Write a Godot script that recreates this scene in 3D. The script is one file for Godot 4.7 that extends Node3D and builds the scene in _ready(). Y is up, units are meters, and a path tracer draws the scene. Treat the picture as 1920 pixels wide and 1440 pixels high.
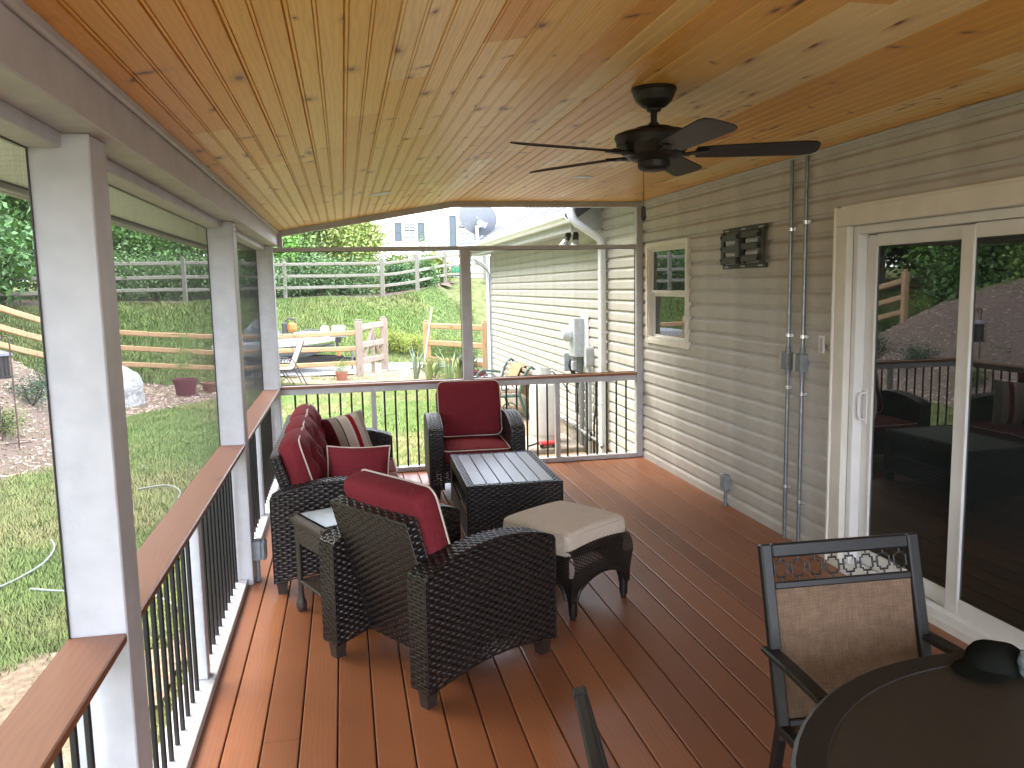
extends Node3D

const TAU_ := 6.283185307
var rng := RandomNumberGenerator.new()
var M := {}


# ---------------------------------------------------------------- mesh builder
class MB:
	var v := PackedVector3Array()
	var n := PackedVector3Array()
	var t := PackedVector2Array()
	var c := PackedColorArray()
	var ix := PackedInt32Array()

	func vert(p: Vector3, nn: Vector3, uv := Vector2.ZERO) -> int:
		v.append(p)
		n.append(nn)
		t.append(uv)
		return v.size() - 1

	func face(a: int, b: int, d: int) -> void:
		var cr := (v[b] - v[a]).cross(v[d] - v[a])
		if cr.dot(n[a] + n[b] + n[d]) > 0.0:
			ix.append_array([a, d, b])
		else:
			ix.append_array([a, b, d])

	func tri(a: Vector3, b: Vector3, d: Vector3, nn: Vector3, ua := Vector2.ZERO, ub := Vector2.ZERO, ud := Vector2.ZERO) -> void:
		var i := vert(a, nn, ua)
		vert(b, nn, ub)
		vert(d, nn, ud)
		face(i, i + 1, i + 2)

	func quad(a: Vector3, b: Vector3, d: Vector3, e: Vector3, nn: Vector3, u0 := Vector2.ZERO, u1 := Vector2(1, 1)) -> void:
		var i := vert(a, nn, u0)
		vert(b, nn, Vector2(u1.x, u0.y))
		vert(d, nn, u1)
		vert(e, nn, Vector2(u0.x, u1.y))
		face(i, i + 1, i + 2)
		face(i, i + 2, i + 3)

	# chamfered box; uv in metres, laid along the longest side
	func box(at: Vector3, size: Vector3, bev := 0.0, xf := Transform3D(), uo := Vector2.ZERO) -> void:
		var h := size / 2.0
		var b := minf(bev, minf(h.x, minf(h.y, h.z)) * 0.9)
		var m := Transform3D(xf.basis, xf * at)
		for i in 3:
			var j := (i + 1) % 3
			var k := (i + 2) % 3
			if h[j] < h[k]:
				var q := j
				j = k
				k = q
			for s in [-1.0, 1.0]:
				var nn := Vector3.ZERO
				nn[i] = s
				var ps: Array[Vector3] = []
				for w in [[-1.0, -1.0], [1.0, -1.0], [1.0, 1.0], [-1.0, 1.0]]:
					var p := Vector3.ZERO
					p[i] = s * h[i]
					p[j] = w[0] * (h[j] - b)
					p[k] = w[1] * (h[k] - b)
					ps.append(m * p)
				quad(ps[0], ps[1], ps[2], ps[3], (m.basis * nn).normalized(), uo, uo + Vector2(size[j], size[k]))
		if b <= 0.0:
			return
		for i in 3:
			var j := (i + 1) % 3
			var k := (i + 2) % 3
			for si in [-1.0, 1.0]:
				for sj in [-1.0, 1.0]:
					var nn := Vector3.ZERO
					nn[i] = si
					nn[j] = sj
					var ps: Array[Vector3] = []
					for w in [[0, -1.0], [0, 1.0], [1, 1.0], [1, -1.0]]:
						var p := Vector3.ZERO
						p[i] = si * (h[i] - (b if w[0] == 1 else 0.0))
						p[j] = sj * (h[j] - (0.0 if w[0] == 1 else b))
						p[k] = w[1] * (h[k] - b)
						ps.append(m * p)
					quad(ps[0], ps[1], ps[2], ps[3], (m.basis * nn).normalized(), uo, uo + Vector2(0.01, size[k]))
		for sx in [-1.0, 1.0]:
			for sy in [-1.0, 1.0]:
				for sz in [-1.0, 1.0]:
					var s := Vector3(sx, sy, sz)
					var q := (h - Vector3(b, b, b)) * s
					tri(m * (q + Vector3(b * sx, 0, 0)), m * (q + Vector3(0, b * sy, 0)), m * (q + Vector3(0, 0, b * sz)), (m.basis * s).normalized())

	# a bar from a to b with a rectangular section
	func bar(a: Vector3, b: Vector3, w: float, hgt: float, bev := 0.0, up := Vector3.UP, uo := Vector2.ZERO) -> void:
		var z := (b - a).normalized()
		var x := up.cross(z)
		if x.length() < 0.01:
			x = Vector3.RIGHT.cross(z)
		x = x.normalized()
		var y := z.cross(x)
		box(Vector3.ZERO, Vector3(w, hgt, a.distance_to(b)), bev, Transform3D(Basis(x, y, z), (a + b) / 2.0), uo)

	func tube(pts: Array, r, sides := 8, closed := false, caps := true) -> void:
		var cnt := pts.size()
		var base := v.size()
		var nx := Vector3.ZERO
		for i in cnt:
			var a: Vector3 = pts[(i - 1 + cnt) % cnt] if (i > 0 or closed) else pts[i]
			var b: Vector3 = pts[(i + 1) % cnt] if (i < cnt - 1 or closed) else pts[i]
			var d := (b - a).normalized()
			if nx == Vector3.ZERO:
				nx = d.cross(Vector3.UP if absf(d.y) < 0.9 else Vector3.RIGHT).normalized()
			nx = (nx - d * nx.dot(d)).normalized()
			var ny := d.cross(nx)
			var rr: float = r[i] if r is Array else r
			for k in sides:
				var an := TAU * k / sides
				var o := nx * cos(an) + ny * sin(an)
				vert(pts[i] + o * rr, o, Vector2(i, float(k) / sides))
		for i in (cnt if closed else cnt - 1):
			for k in sides:
				var a := base + i * sides + k
				var b := base + i * sides + (k + 1) % sides
				var d := base + ((i + 1) % cnt) * sides + (k + 1) % sides
				var e := base + ((i + 1) % cnt) * sides + k
				face(a, b, d)
				face(a, d, e)
		if caps and not closed:
			for end in [0, cnt - 1]:
				var dd: Vector3 = (pts[0] - pts[1]).normalized() if end == 0 else (pts[cnt - 1] - pts[cnt - 2]).normalized()
				var ce := vert(pts[end], dd)
				var st := v.size()
				for k in sides:
					vert(v[base + end * sides + k], dd)
				for k in sides:
					face(ce, st + k, st + (k + 1) % sides)

	# profile: points (radius, height) turned about y
	func lathe(pr: Array, sides := 24, xf := Transform3D(), arc := TAU) -> void:
		for i in pr.size() - 1:
			var a: Vector2 = pr[i]
			var b: Vector2 = pr[i + 1]
			var nn := Vector2(b.y - a.y, a.x - b.x).normalized()
			var base := v.size()
			for k in sides + 1:
				var an := arc * k / sides
				var d := Vector3(cos(an), 0, sin(an))
				var no := (xf.basis * Vector3(d.x * nn.x, nn.y, d.z * nn.x)).normalized()
				vert(xf * Vector3(d.x * a.x, a.y, d.z * a.x), no, Vector2(float(k) / sides, a.y))
				vert(xf * Vector3(d.x * b.x, b.y, d.z * b.x), no, Vector2(float(k) / sides, b.y))
			for k in sides:
				var q := base + k * 2
				face(q, q + 1, q + 3)
				face(q, q + 3, q + 2)

	# flat outline (x, y) pushed along z from z0 to z1
	func prism(poly: PackedVector2Array, z0: float, z1: float, xf := Transform3D()) -> void:
		var idx := Geometry2D.triangulate_polygon(poly)
		for s in [[z0, -1.0], [z1, 1.0]]:
			var nn := (xf.basis * Vector3(0, 0, s[1] * signf(z1 - z0))).normalized()
			for i in range(0, idx.size(), 3):
				var a := poly[idx[i]]
				var b := poly[idx[i + 1]]
				var d := poly[idx[i + 2]]
				tri(xf * Vector3(a.x, a.y, s[0]), xf * Vector3(b.x, b.y, s[0]), xf * Vector3(d.x, d.y, s[0]), nn, a, b, d)
		var cw := 1.0 if Geometry2D.is_polygon_clockwise(poly) else -1.0
		var run := 0.0
		for i in poly.size():
			var a := poly[i]
			var b := poly[(i + 1) % poly.size()]
			var e := b - a
			var nn := (xf.basis * (Vector3(-e.y, e.x, 0) * cw)).normalized()
			quad(xf * Vector3(a.x, a.y, z0), xf * Vector3(a.x, a.y, z1), xf * Vector3(b.x, b.y, z1), xf * Vector3(b.x, b.y, z0), nn, Vector2(0, run), Vector2(absf(z1 - z0), run + e.length()))
			run += e.length()

	# open profile (x, y, normals from the run of the points, to the left of it when side is 1) pushed along z
	func sweep_z(pr: Array, z0: float, z1: float, side := 1.0, uo := Vector2.ZERO) -> void:
		var run := 0.0
		for i in pr.size() - 1:
			var a: Vector2 = pr[i]
			var b: Vector2 = pr[i + 1]
			var e := (b - a).normalized()
			var nn := Vector3(-e.y, e.x, 0) * side
			var l := a.distance_to(b)
			quad(Vector3(a.x, a.y, z0), Vector3(a.x, a.y, z1), Vector3(b.x, b.y, z1), Vector3(b.x, b.y, z0), nn, uo + Vector2(0, run), uo + Vector2(absf(z1 - z0), run + l))
			run += l

	func grid(nu: int, nv: int, f: Callable) -> void:
		var base := v.size()
		for j in nv + 1:
			for i in nu + 1:
				vert(f.call(float(i) / nu, float(j) / nv), Vector3.ZERO, Vector2(float(i) / nu, float(j) / nv))
		for j in nv:
			for i in nu:
				var a := base + j * (nu + 1) + i
				ix.append_array([a, a + 1, a + nu + 2, a, a + nu + 2, a + nu + 1])

	# smooth normals from the faces, joined where points coincide; outward from the middle, or upward
	func smooth(up := false) -> void:
		var sums := {}
		var keys: Array[Vector3i] = []
		var mid := Vector3.ZERO
		for p in v:
			keys.append(Vector3i((p * 5000.0).round()))
			mid += p
		mid /= v.size()
		var way := 0.0
		for i in range(0, ix.size(), 3):
			var fn := (v[ix[i + 2]] - v[ix[i]]).cross(v[ix[i + 1]] - v[ix[i]])
			way += fn.y if up else fn.dot(v[ix[i]] - mid)
			for k in 3:
				var key := keys[ix[i + k]]
				sums[key] = sums.get(key, Vector3.ZERO) + fn
		var sg := 1.0 if way > 0.0 else -1.0
		for i in v.size():
			n[i] = ((sums.get(keys[i], Vector3.UP) as Vector3) * sg).normalized()
		if sg < 0.0:
			for i in range(0, ix.size(), 3):
				var q := ix[i + 1]
				ix[i + 1] = ix[i + 2]
				ix[i + 2] = q

	func add(o: MB, xf := Transform3D()) -> void:
		var base := v.size()
		for i in o.v.size():
			v.append(xf * o.v[i])
			n.append((xf.basis * o.n[i]).normalized())
			t.append(o.t[i])
		for i in o.ix:
			ix.append(base + i)

	func mesh() -> ArrayMesh:
		var a := []
		a.resize(Mesh.ARRAY_MAX)
		a[Mesh.ARRAY_VERTEX] = v
		a[Mesh.ARRAY_NORMAL] = n
		a[Mesh.ARRAY_TEX_UV] = t
		if c.size() == v.size() and c.size() > 0:
			a[Mesh.ARRAY_COLOR] = c
		a[Mesh.ARRAY_INDEX] = ix
		var m := ArrayMesh.new()
		m.add_surface_from_arrays(Mesh.PRIMITIVE_TRIANGLES, a)
		return m


# ---------------------------------------------------------------- scene helpers
func V(x: float, y: float, z: float) -> Vector3:
	return Vector3(x, y, z)


func thing(called: String, label: String, category: String, at := Vector3.ZERO, turn := 0.0, group := "") -> Node3D:
	var o := Node3D.new()
	o.name = called
	add_child(o, true)
	o.position = at
	o.rotation.y = turn
	return tag(o, label, category, group)


func tag(o: Node3D, label: String, category: String, group := "") -> Node3D:
	o.set_meta("label", label)
	o.set_meta("category", category)
	if group:
		o.set_meta("group", group)
	return o


func put(parent: Node3D, called: String, m, mt: Material, at := Vector3.ZERO, label := "") -> MeshInstance3D:
	var o := MeshInstance3D.new()
	o.name = called
	o.mesh = m.mesh() if m is MB else m
	o.material_override = mt
	o.position = at
	parent.add_child(o, true)
	if label:
		o.set_meta("label", label)
	return o


func setting(called: String, m, mt: Material) -> MeshInstance3D:
	var o := put(self, called, m, mt)
	o.set_meta("kind", "structure")
	return o


func stuff(o: Node3D) -> Node3D:
	o.set_meta("kind", "stuff")
	return o


func many(parent: Node3D, called: String, mesh: Mesh, mt: Material, xfs: Array, cols := []) -> MultiMeshInstance3D:
	var mm := MultiMesh.new()
	mm.transform_format = MultiMesh.TRANSFORM_3D
	mm.use_colors = cols.size() > 0
	mm.mesh = mesh
	mm.instance_count = xfs.size()
	for i in xfs.size():
		mm.set_instance_transform(i, xfs[i])
		if cols.size() > 0:
			mm.set_instance_color(i, cols[i])
	var o := MultiMeshInstance3D.new()
	o.name = called
	o.multimesh = mm
	o.material_override = mt
	parent.add_child(o, true)
	o.set_meta("kind", "stuff")
	return o


func boxed(parent: Node3D, called: String, at: Vector3, size: Vector3, mt: Material, bev := 0.003) -> MeshInstance3D:
	var b := MB.new()
	b.box(at, size, bev)
	return put(parent, called, b, mt)


func mat(r: float, g: float, b: float, rough := 0.6, metal := 0.0, spec := 0.5) -> StandardMaterial3D:
	var m := StandardMaterial3D.new()
	m.albedo_color = Color(r, g, b).linear_to_srgb()
	m.roughness = rough
	m.metallic = metal
	m.metallic_specular = spec
	return m


func noise(sd: int, freq: float, oct := 3) -> FastNoiseLite:
	var f := FastNoiseLite.new()
	f.seed = sd
	f.frequency = freq
	f.noise_type = FastNoiseLite.TYPE_SIMPLEX_SMOOTH
	f.fractal_octaves = oct
	return f


func tex(im: Image) -> ImageTexture:
	im.generate_mipmaps()
	return ImageTexture.create_from_image(im)


func smooth01(a: float, b: float, x: float) -> float:
	var q := clampf((x - a) / (b - a), 0.0, 1.0)
	return q * q * (3.0 - 2.0 * q)


# a fractal noise tile in grey, values lo..hi, for breaking up flat colours
func mottle(sd: int, size: int, freq: float, lo: float, hi: float, tint := Color(1, 1, 1)) -> ImageTexture:
	var f := noise(sd, freq, 4)
	var im := f.get_seamless_image(size, size)
	im.convert(Image.FORMAT_RGB8)
	for y in size:
		for x in size:
			var k := lo + (hi - lo) * im.get_pixel(x, y).r
			im.set_pixel(x, y, Color(k * tint.r, k * tint.g, k * tint.b))
	return tex(im)


func bumpy(sd: int, size: int, freq: float, strength: float) -> ImageTexture:
	var im := noise(sd, freq, 4).get_seamless_image(size, size)
	im.convert(Image.FORMAT_RGBA8)
	im.bump_map_to_normal_map(strength)
	return tex(im)


# world-mapped roughness of colour and relief over a plain material
func rough_up(m: StandardMaterial3D, albedo: Texture2D, normal: Texture2D, scale: float, depth := 1.0) -> StandardMaterial3D:
	m.uv1_triplanar = true
	m.uv1_scale = Vector3(scale, scale, scale)
	if albedo:
		m.albedo_texture = albedo
	if normal:
		m.normal_enabled = true
		m.normal_texture = normal
		m.normal_scale = depth
	return m


# sawn wood: 1024 x 128 texels, grain along x; knots 0 for composite boards
func wood_image(sd: int, base: Color, dark: Color, knots: int, streak: float, contrast: float) -> Image:
	var w := 1024
	var h := 128
	var r := RandomNumberGenerator.new()
	r.seed = sd
	var n1 := noise(sd, 0.012, 3)
	var n2 := noise(sd + 7, 0.05, 2)
	var ks: Array[Vector3] = []
	var asp: Array[float] = []
	var tilt: Array[float] = []
	for i in knots:
		ks.append(Vector3(r.randf_range(60, w - 60), r.randf_range(2, h - 2), r.randf_range(3.0, 11.0)))
		asp.append([r.randf_range(0.7, 1.1), r.randf_range(1.2, 2.0), r.randf_range(0.35, 0.5)][r.randi_range(0, 2)])
		tilt.append(r.randf_range(-0.5, 0.5))
	var data := PackedByteArray()
	data.resize(w * h * 3)
	var q := 0
	for y in h:
		for x in w:
			var fx := float(x)
			var fy := float(y)
			var kd := 0.0
			var warp := 0.0
			for e in ks.size():
				var k := ks[e]
				var dx := (fx - k.x) + tilt[e] * (fy - k.y)
				if absf(dx) > 70.0:
					continue
				dx /= asp[e]
				var dy := (fy - k.y) * (1.0 if asp[e] > 0.55 else 0.45)
				var d2 := (dx * dx + dy * dy) / (k.z * k.z)
				if d2 < 16.0:
					warp += exp(-d2 * 0.3) * k.z * 1.5
					kd = maxf(kd, clampf(1.1 - d2, 0.0, 1.0) * 0.75 + exp(-d2 * 0.22) * 0.38)
			var wrapx := minf(fx, w - fx)
			var g := n1.get_noise_2d(wrapx * 0.35, (fy + warp) * streak)
			var ring := 0.5 + 0.5 * sin((fy + warp + g * 16.0) * 0.42)
			var fine := n2.get_noise_2d(wrapx * 0.22, fy * 5.0)
			var k := clampf(contrast * (0.35 * ring + 0.35 * absf(g) + 0.22 * fine) + kd, 0.0, 1.0)
			data[q] = int(clampf(lerpf(base.r, dark.r, k), 0, 1) * 255.0)
			data[q + 1] = int(clampf(lerpf(base.g, dark.g, k), 0, 1) * 255.0)
			data[q + 2] = int(clampf(lerpf(base.b, dark.b, k), 0, 1) * 255.0)
			q += 3
	return Image.create_from_data(w, h, false, Image.FORMAT_RGB8, data)


func wood(sd: int, base: Color, dark: Color, knots: int, streak: float, contrast: float, rough: float, relief := 0.0, spec := 0.5) -> StandardMaterial3D:
	var im := wood_image(sd, base, dark, knots, streak, contrast)
	var m := StandardMaterial3D.new()
	m.albedo_texture = tex(im)
	m.roughness = rough
	m.metallic_specular = spec
	if relief > 0.0:
		var b: Image = im.duplicate()
		b.convert(Image.FORMAT_RGBA8)
		b.bump_map_to_normal_map(relief)
		m.normal_enabled = true
		m.normal_texture = tex(b)
	return m


# woven cloth: thread checker with slubs
func cloth(sd: int, col: Color, thread: int, var_amt: float, rough := 0.85) -> StandardMaterial3D:
	var s := 256
	var f := noise(sd, 0.03, 3)
	var f2 := noise(sd + 1, 0.3, 1)
	var im := Image.create(s, s, false, Image.FORMAT_RGB8)
	var hi := Image.create(s, s, false, Image.FORMAT_RGB8)
	var fold := noise(sd + 2, 0.02, 3).get_seamless_image(s, s)
	for y in s:
		for x in s:
			var over := (int(x / float(thread)) + int(y / float(thread))) % 2
			var slub := f2.get_noise_2d(x * (0.05 if over == 0 else 1.0), y * (1.0 if over == 0 else 0.05))
			var k := 1.0 - 0.10 * over + var_amt * (0.6 * slub + 0.5 * f.get_noise_2d(x, y))
			im.set_pixel(x, y, Color(clampf(col.r * k, 0, 1), clampf(col.g * k, 0, 1), clampf(col.b * k, 0, 1)))
			var hh := 0.10 * over + 0.85 * fold.get_pixel(x, y).r
			hi.set_pixel(x, y, Color(hh, hh, hh))
	var m := StandardMaterial3D.new()
	m.albedo_texture = tex(im)
	m.roughness = rough
	m.metallic_specular = 0.25
	var b := hi
	b.convert(Image.FORMAT_RGBA8)
	b.bump_map_to_normal_map(5.0)
	m.normal_enabled = true
	m.normal_texture = tex(b)
	m.uv1_triplanar = true
	m.uv1_scale = Vector3(5, 5, 5)
	return m


# ---------------------------------------------------------------- wicker
# f(u, v) gives a frame: x along the strand, y out of the panel, z along the stakes; keep(u, v) says where the panel is
func weave(mb: MB, f: Callable, un: float, vn: float, keep: Callable, du := 0.028, rp := 0.0155, amp := 0.0040) -> void:
	var nr := int(round(vn / rp))
	rp = vn / nr
	var nh := maxi(1, int(round(un / du)))
	du = un / nh
	var w := rp * 0.95
	var per := 3
	for j in nr:
		var vc := (j + 0.5) * rp
		var prev := -1
		for i in nh * per + 1:
			var u := du * i / per
			if not keep.call(u, vc):
				prev = -1
				continue
			var fr: Transform3D = f.call(u, vc)
			var ph := PI * u / du
			var sg := 1.0 if j % 2 == 0 else -1.0
			var off := sin(ph) * amp * sg
			var sl := cos(ph) * amp * sg * PI / du
			var nn := (fr.basis.y - fr.basis.x * sl).normalized()
			var zz := fr.basis.z
			var p := fr.origin + fr.basis.y * off
			var base := mb.v.size()
			mb.v.append(p - zz * (w * 0.5))
			mb.n.append((nn - zz * 0.65).normalized())
			mb.v.append(p + nn * (w * 0.16))
			mb.n.append(nn)
			mb.v.append(p + zz * (w * 0.5))
			mb.n.append((nn + zz * 0.65).normalized())
			mb.t.append_array([Vector2.ZERO, Vector2.ZERO, Vector2.ZERO])
			if prev >= 0:
				for k in 2:
					mb.face(prev + k, prev + k + 1, base + k + 1)
					mb.face(prev + k, base + k + 1, base + k)
			prev = base
	var sw := du * 0.42
	var step := rp * 2.0
	var ns := int(ceil(vn / step))
	for i in nh:
		var u := (i + 0.5) * du
		var prev := -1
		for j in ns + 1:
			var vv := minf(j * step, vn)
			if not keep.call(u, vv):
				prev = -1
				continue
			var fr: Transform3D = f.call(u, vv)
			var base := mb.v.size()
			mb.v.append(fr.origin - fr.basis.x * (sw * 0.5))
			mb.v.append(fr.origin + fr.basis.x * (sw * 0.5))
			mb.n.append_array([fr.basis.y, fr.basis.y])
			mb.t.append_array([Vector2.ZERO, Vector2.ZERO])
			if prev >= 0:
				mb.face(prev, prev + 1, base + 1)
				mb.face(prev, base + 1, base)
			prev = base


func flat_panel(o: Vector3, ux: Vector3, vz: Vector3, out: Vector3) -> Callable:
	return func(u: float, v: float) -> Transform3D: return Transform3D(Basis(ux, out, vz), o + ux * u + vz * v)


func all_of(_u: float, _v: float) -> bool:
	return true


# ---------------------------------------------------------------- cushions
# a box cushion w (x) by h (y) by d (z): rounded edges, crown, optional buttons pulled in, a welt along the two rims
func cushion(w: float, h: float, d: float, r: float, crown: float, dents := [], bulge := 0.0) -> MB:
	var mb := MB.new()
	var hs := Vector3(w, h, d) / 2.0
	var inner := hs - Vector3(r, r, r)
	var shape := func(q: Vector3) -> Vector3:
		var p := q * hs
		var cl := p.clamp(-inner, inner)
		var o := p - cl
		if o.length() > 0.0:
			p = cl + o.normalized() * r
		var k := (1.0 - pow(absf(p.x / hs.x), 2.5)) * (1.0 - pow(absf(p.z / hs.z), 2.5))
		p.y += signf(q.y) * crown * maxf(k, 0.0) * absf(q.y)
		p.x += signf(q.x) * crown * 0.25 * (1.0 - absf(q.y)) * absf(q.x)
		p.z += signf(q.z) * bulge * (1.0 - pow(p.x / hs.x, 2.0)) * absf(q.z) * (1.0 - 0.5 * absf(q.y))
		for e in dents:
			var dx: float = p.x - e.x
			var dz: float = p.z - e.y
			p.y -= signf(p.y) * 0.05 * exp(-(dx * dx + dz * dz) / 0.0045) * absf(q.y)
			p.y -= signf(p.y) * 0.012 * exp(-pow(minf(absf(dx), absf(dz)), 2.0) / 0.0006) * exp(-(dx * dx + dz * dz) / 0.05) * absf(q.y)
		return p
	var nn := 18
	for i in 3:
		var j := (i + 1) % 3
		var k := (i + 2) % 3
		for s in [-1.0, 1.0]:
			mb.grid(nn, nn if i == 1 else 10, func(a: float, b: float) -> Vector3:
				var q := Vector3.ZERO
				q[i] = s
				q[j] = (a * 2.0 - 1.0) * s
				q[k] = b * 2.0 - 1.0
				# more points near the rims
				q[j] = signf(q[j]) * (1.0 - pow(1.0 - absf(q[j]), 1.5))
				q[k] = signf(q[k]) * (1.0 - pow(1.0 - absf(q[k]), 1.5))
				return shape.call(q))
	mb.smooth()
	return mb


func welt(w: float, h: float, d: float, r: float, y: float, thick := 0.005, part := 1.0) -> MB:
	var mb := MB.new()
	var pts := []
	var cr := r * 1.3
	for q in [[1, 1, 0.0], [-1, 1, 0.5], [-1, -1, 1.0], [1, -1, 1.5]]:
		for k in 6:
			var an: float = PI * (q[2] + k / 10.0)
			pts.append(Vector3(q[0] * (w / 2 - cr) + cos(an) * (cr + 0.001), y, q[1] * (d / 2 - cr) + sin(an) * (cr + 0.001)))
	mb.tube(pts, thick, 6, true)
	return mb


# a knife-edged scatter pillow in the x-y plane, stood on its lower edge, thick along z
func pillow(w: float, h: float, th: float) -> MB:
	var mb := MB.new()
	for s in [-1.0, 1.0]:
		mb.grid(18, 18, func(a: float, b: float) -> Vector3:
			var x: float = (a * 2.0 - 1.0) * s
			var y := b * 2.0 - 1.0
			var e := pow(maxf(0.0, (1.0 - pow(absf(x), 2.2)) * (1.0 - pow(absf(y), 2.2))), 0.55)
			var pinch := 1.0 - 0.07 * (1.0 - absf(y) * absf(y)) * absf(x)
			var pinchy := 1.0 - 0.07 * (1.0 - x * x) * absf(y)
			return Vector3(x * w / 2 * pinch, y * h / 2 * pinchy, s * (e * th / 2 * (1.0 - 0.15 * y) + 0.001)))
	mb.smooth()
	return mb


func pillow_edge(w: float, h: float, thick: float) -> MB:
	var mb := MB.new()
	var pts := []
	for k in 64:
		var q := k / 16
		var f := (k % 16) / 16.0 * 2.0 - 1.0
		var x: float = [f, 1.0, -f, -1.0][q]
		var y: float = [-1.0, f, 1.0, -f][q]
		var pinch := 1.0 - 0.07 * (1.0 - y * y) * absf(x)
		var pinchy := 1.0 - 0.07 * (1.0 - x * x) * absf(y)
		pts.append(Vector3(x * w / 2 * pinch, y * h / 2 * pinchy, 0))
	mb.tube(pts, thick, 6, true)
	return mb


# ---------------------------------------------------------------- the ground's height
const GROUND := -0.35

func fence_z(x: float) -> float:
	var xs := [-30.0, -12.0, -4.4, -1.8, 1.34, 2.6, 4.07, 12.0, 40.0]
	var zs := [-19.0, -21.5, -24.7, -27.1, -28.3, -29.1, -32.9, -40.0, -45.0]
	for i in xs.size() - 1:
		if x <= xs[i + 1]:
			return lerpf(zs[i], zs[i + 1], clampf((x - xs[i]) / (xs[i + 1] - xs[i]), 0, 1))
	return -45.0


func gh(x: float, z: float) -> float:
	var d := z - fence_z(x)
	var hill := (1.83 + 0.5 * smooth01(1.2, 5.0, x)) * smooth01(6.0, -0.4, d)
	if d < 0.0:
		hill += minf(-d, 60.0) * 0.025
	var l := 2.1 * smooth01(-3.9, -6.9, x) + maxf(0.0, minf(-6.9 - x, 40.0)) * 0.10
	l *= smooth01(-20.0, -13.0, z)
	var bump := 0.03 * sin(x * 1.7 + z * 0.6) * sin(z * 1.1 - x * 0.4) * smooth01(1.0, 4.0, -x + maxf(0.0, -z - 9.0))
	return GROUND + maxf(hill, l) + 0.25 * minf(hill, l) + bump


# a sheet laid over the ground inside an outline (x, z), lifted a little
func drape(poly: PackedVector2Array, cell: float, lift: float, ragged := 0.0) -> MB:
	var mb := MB.new()
	var r := Rect2(poly[0], Vector2.ZERO)
	for p in poly:
		r = r.expand(p)
	var nx := int(ceil(r.size.x / cell))
	var nz := int(ceil(r.size.y / cell))
	var ids := {}
	var wob := noise(5, 0.9, 3)
	for j in nz:
		for i in nx:
			var cx := r.position.x + (i + 0.5) * cell
			var cz := r.position.y + (j + 0.5) * cell
			var off := Vector2(wob.get_noise_2d(cx, cz), wob.get_noise_2d(cz + 50.0, cx)) * ragged
			if not Geometry2D.is_point_in_polygon(Vector2(cx, cz) + off, poly):
				continue
			var q := []
			for w in [[0, 0], [1, 0], [1, 1], [0, 1]]:
				var key := Vector2i(i + w[0], j + w[1])
				if not ids.has(key):
					var x := r.position.x + key.x * cell
					var z := r.position.y + key.y * cell
					ids[key] = mb.vert(Vector3(x, gh(x, z) + lift, z), Vector3.UP, Vector2(x, z))
				q.append(ids[key])
			mb.ix.append_array([q[0], q[1], q[2], q[0], q[2], q[3]])
	mb.smooth(true)
	return mb


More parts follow.
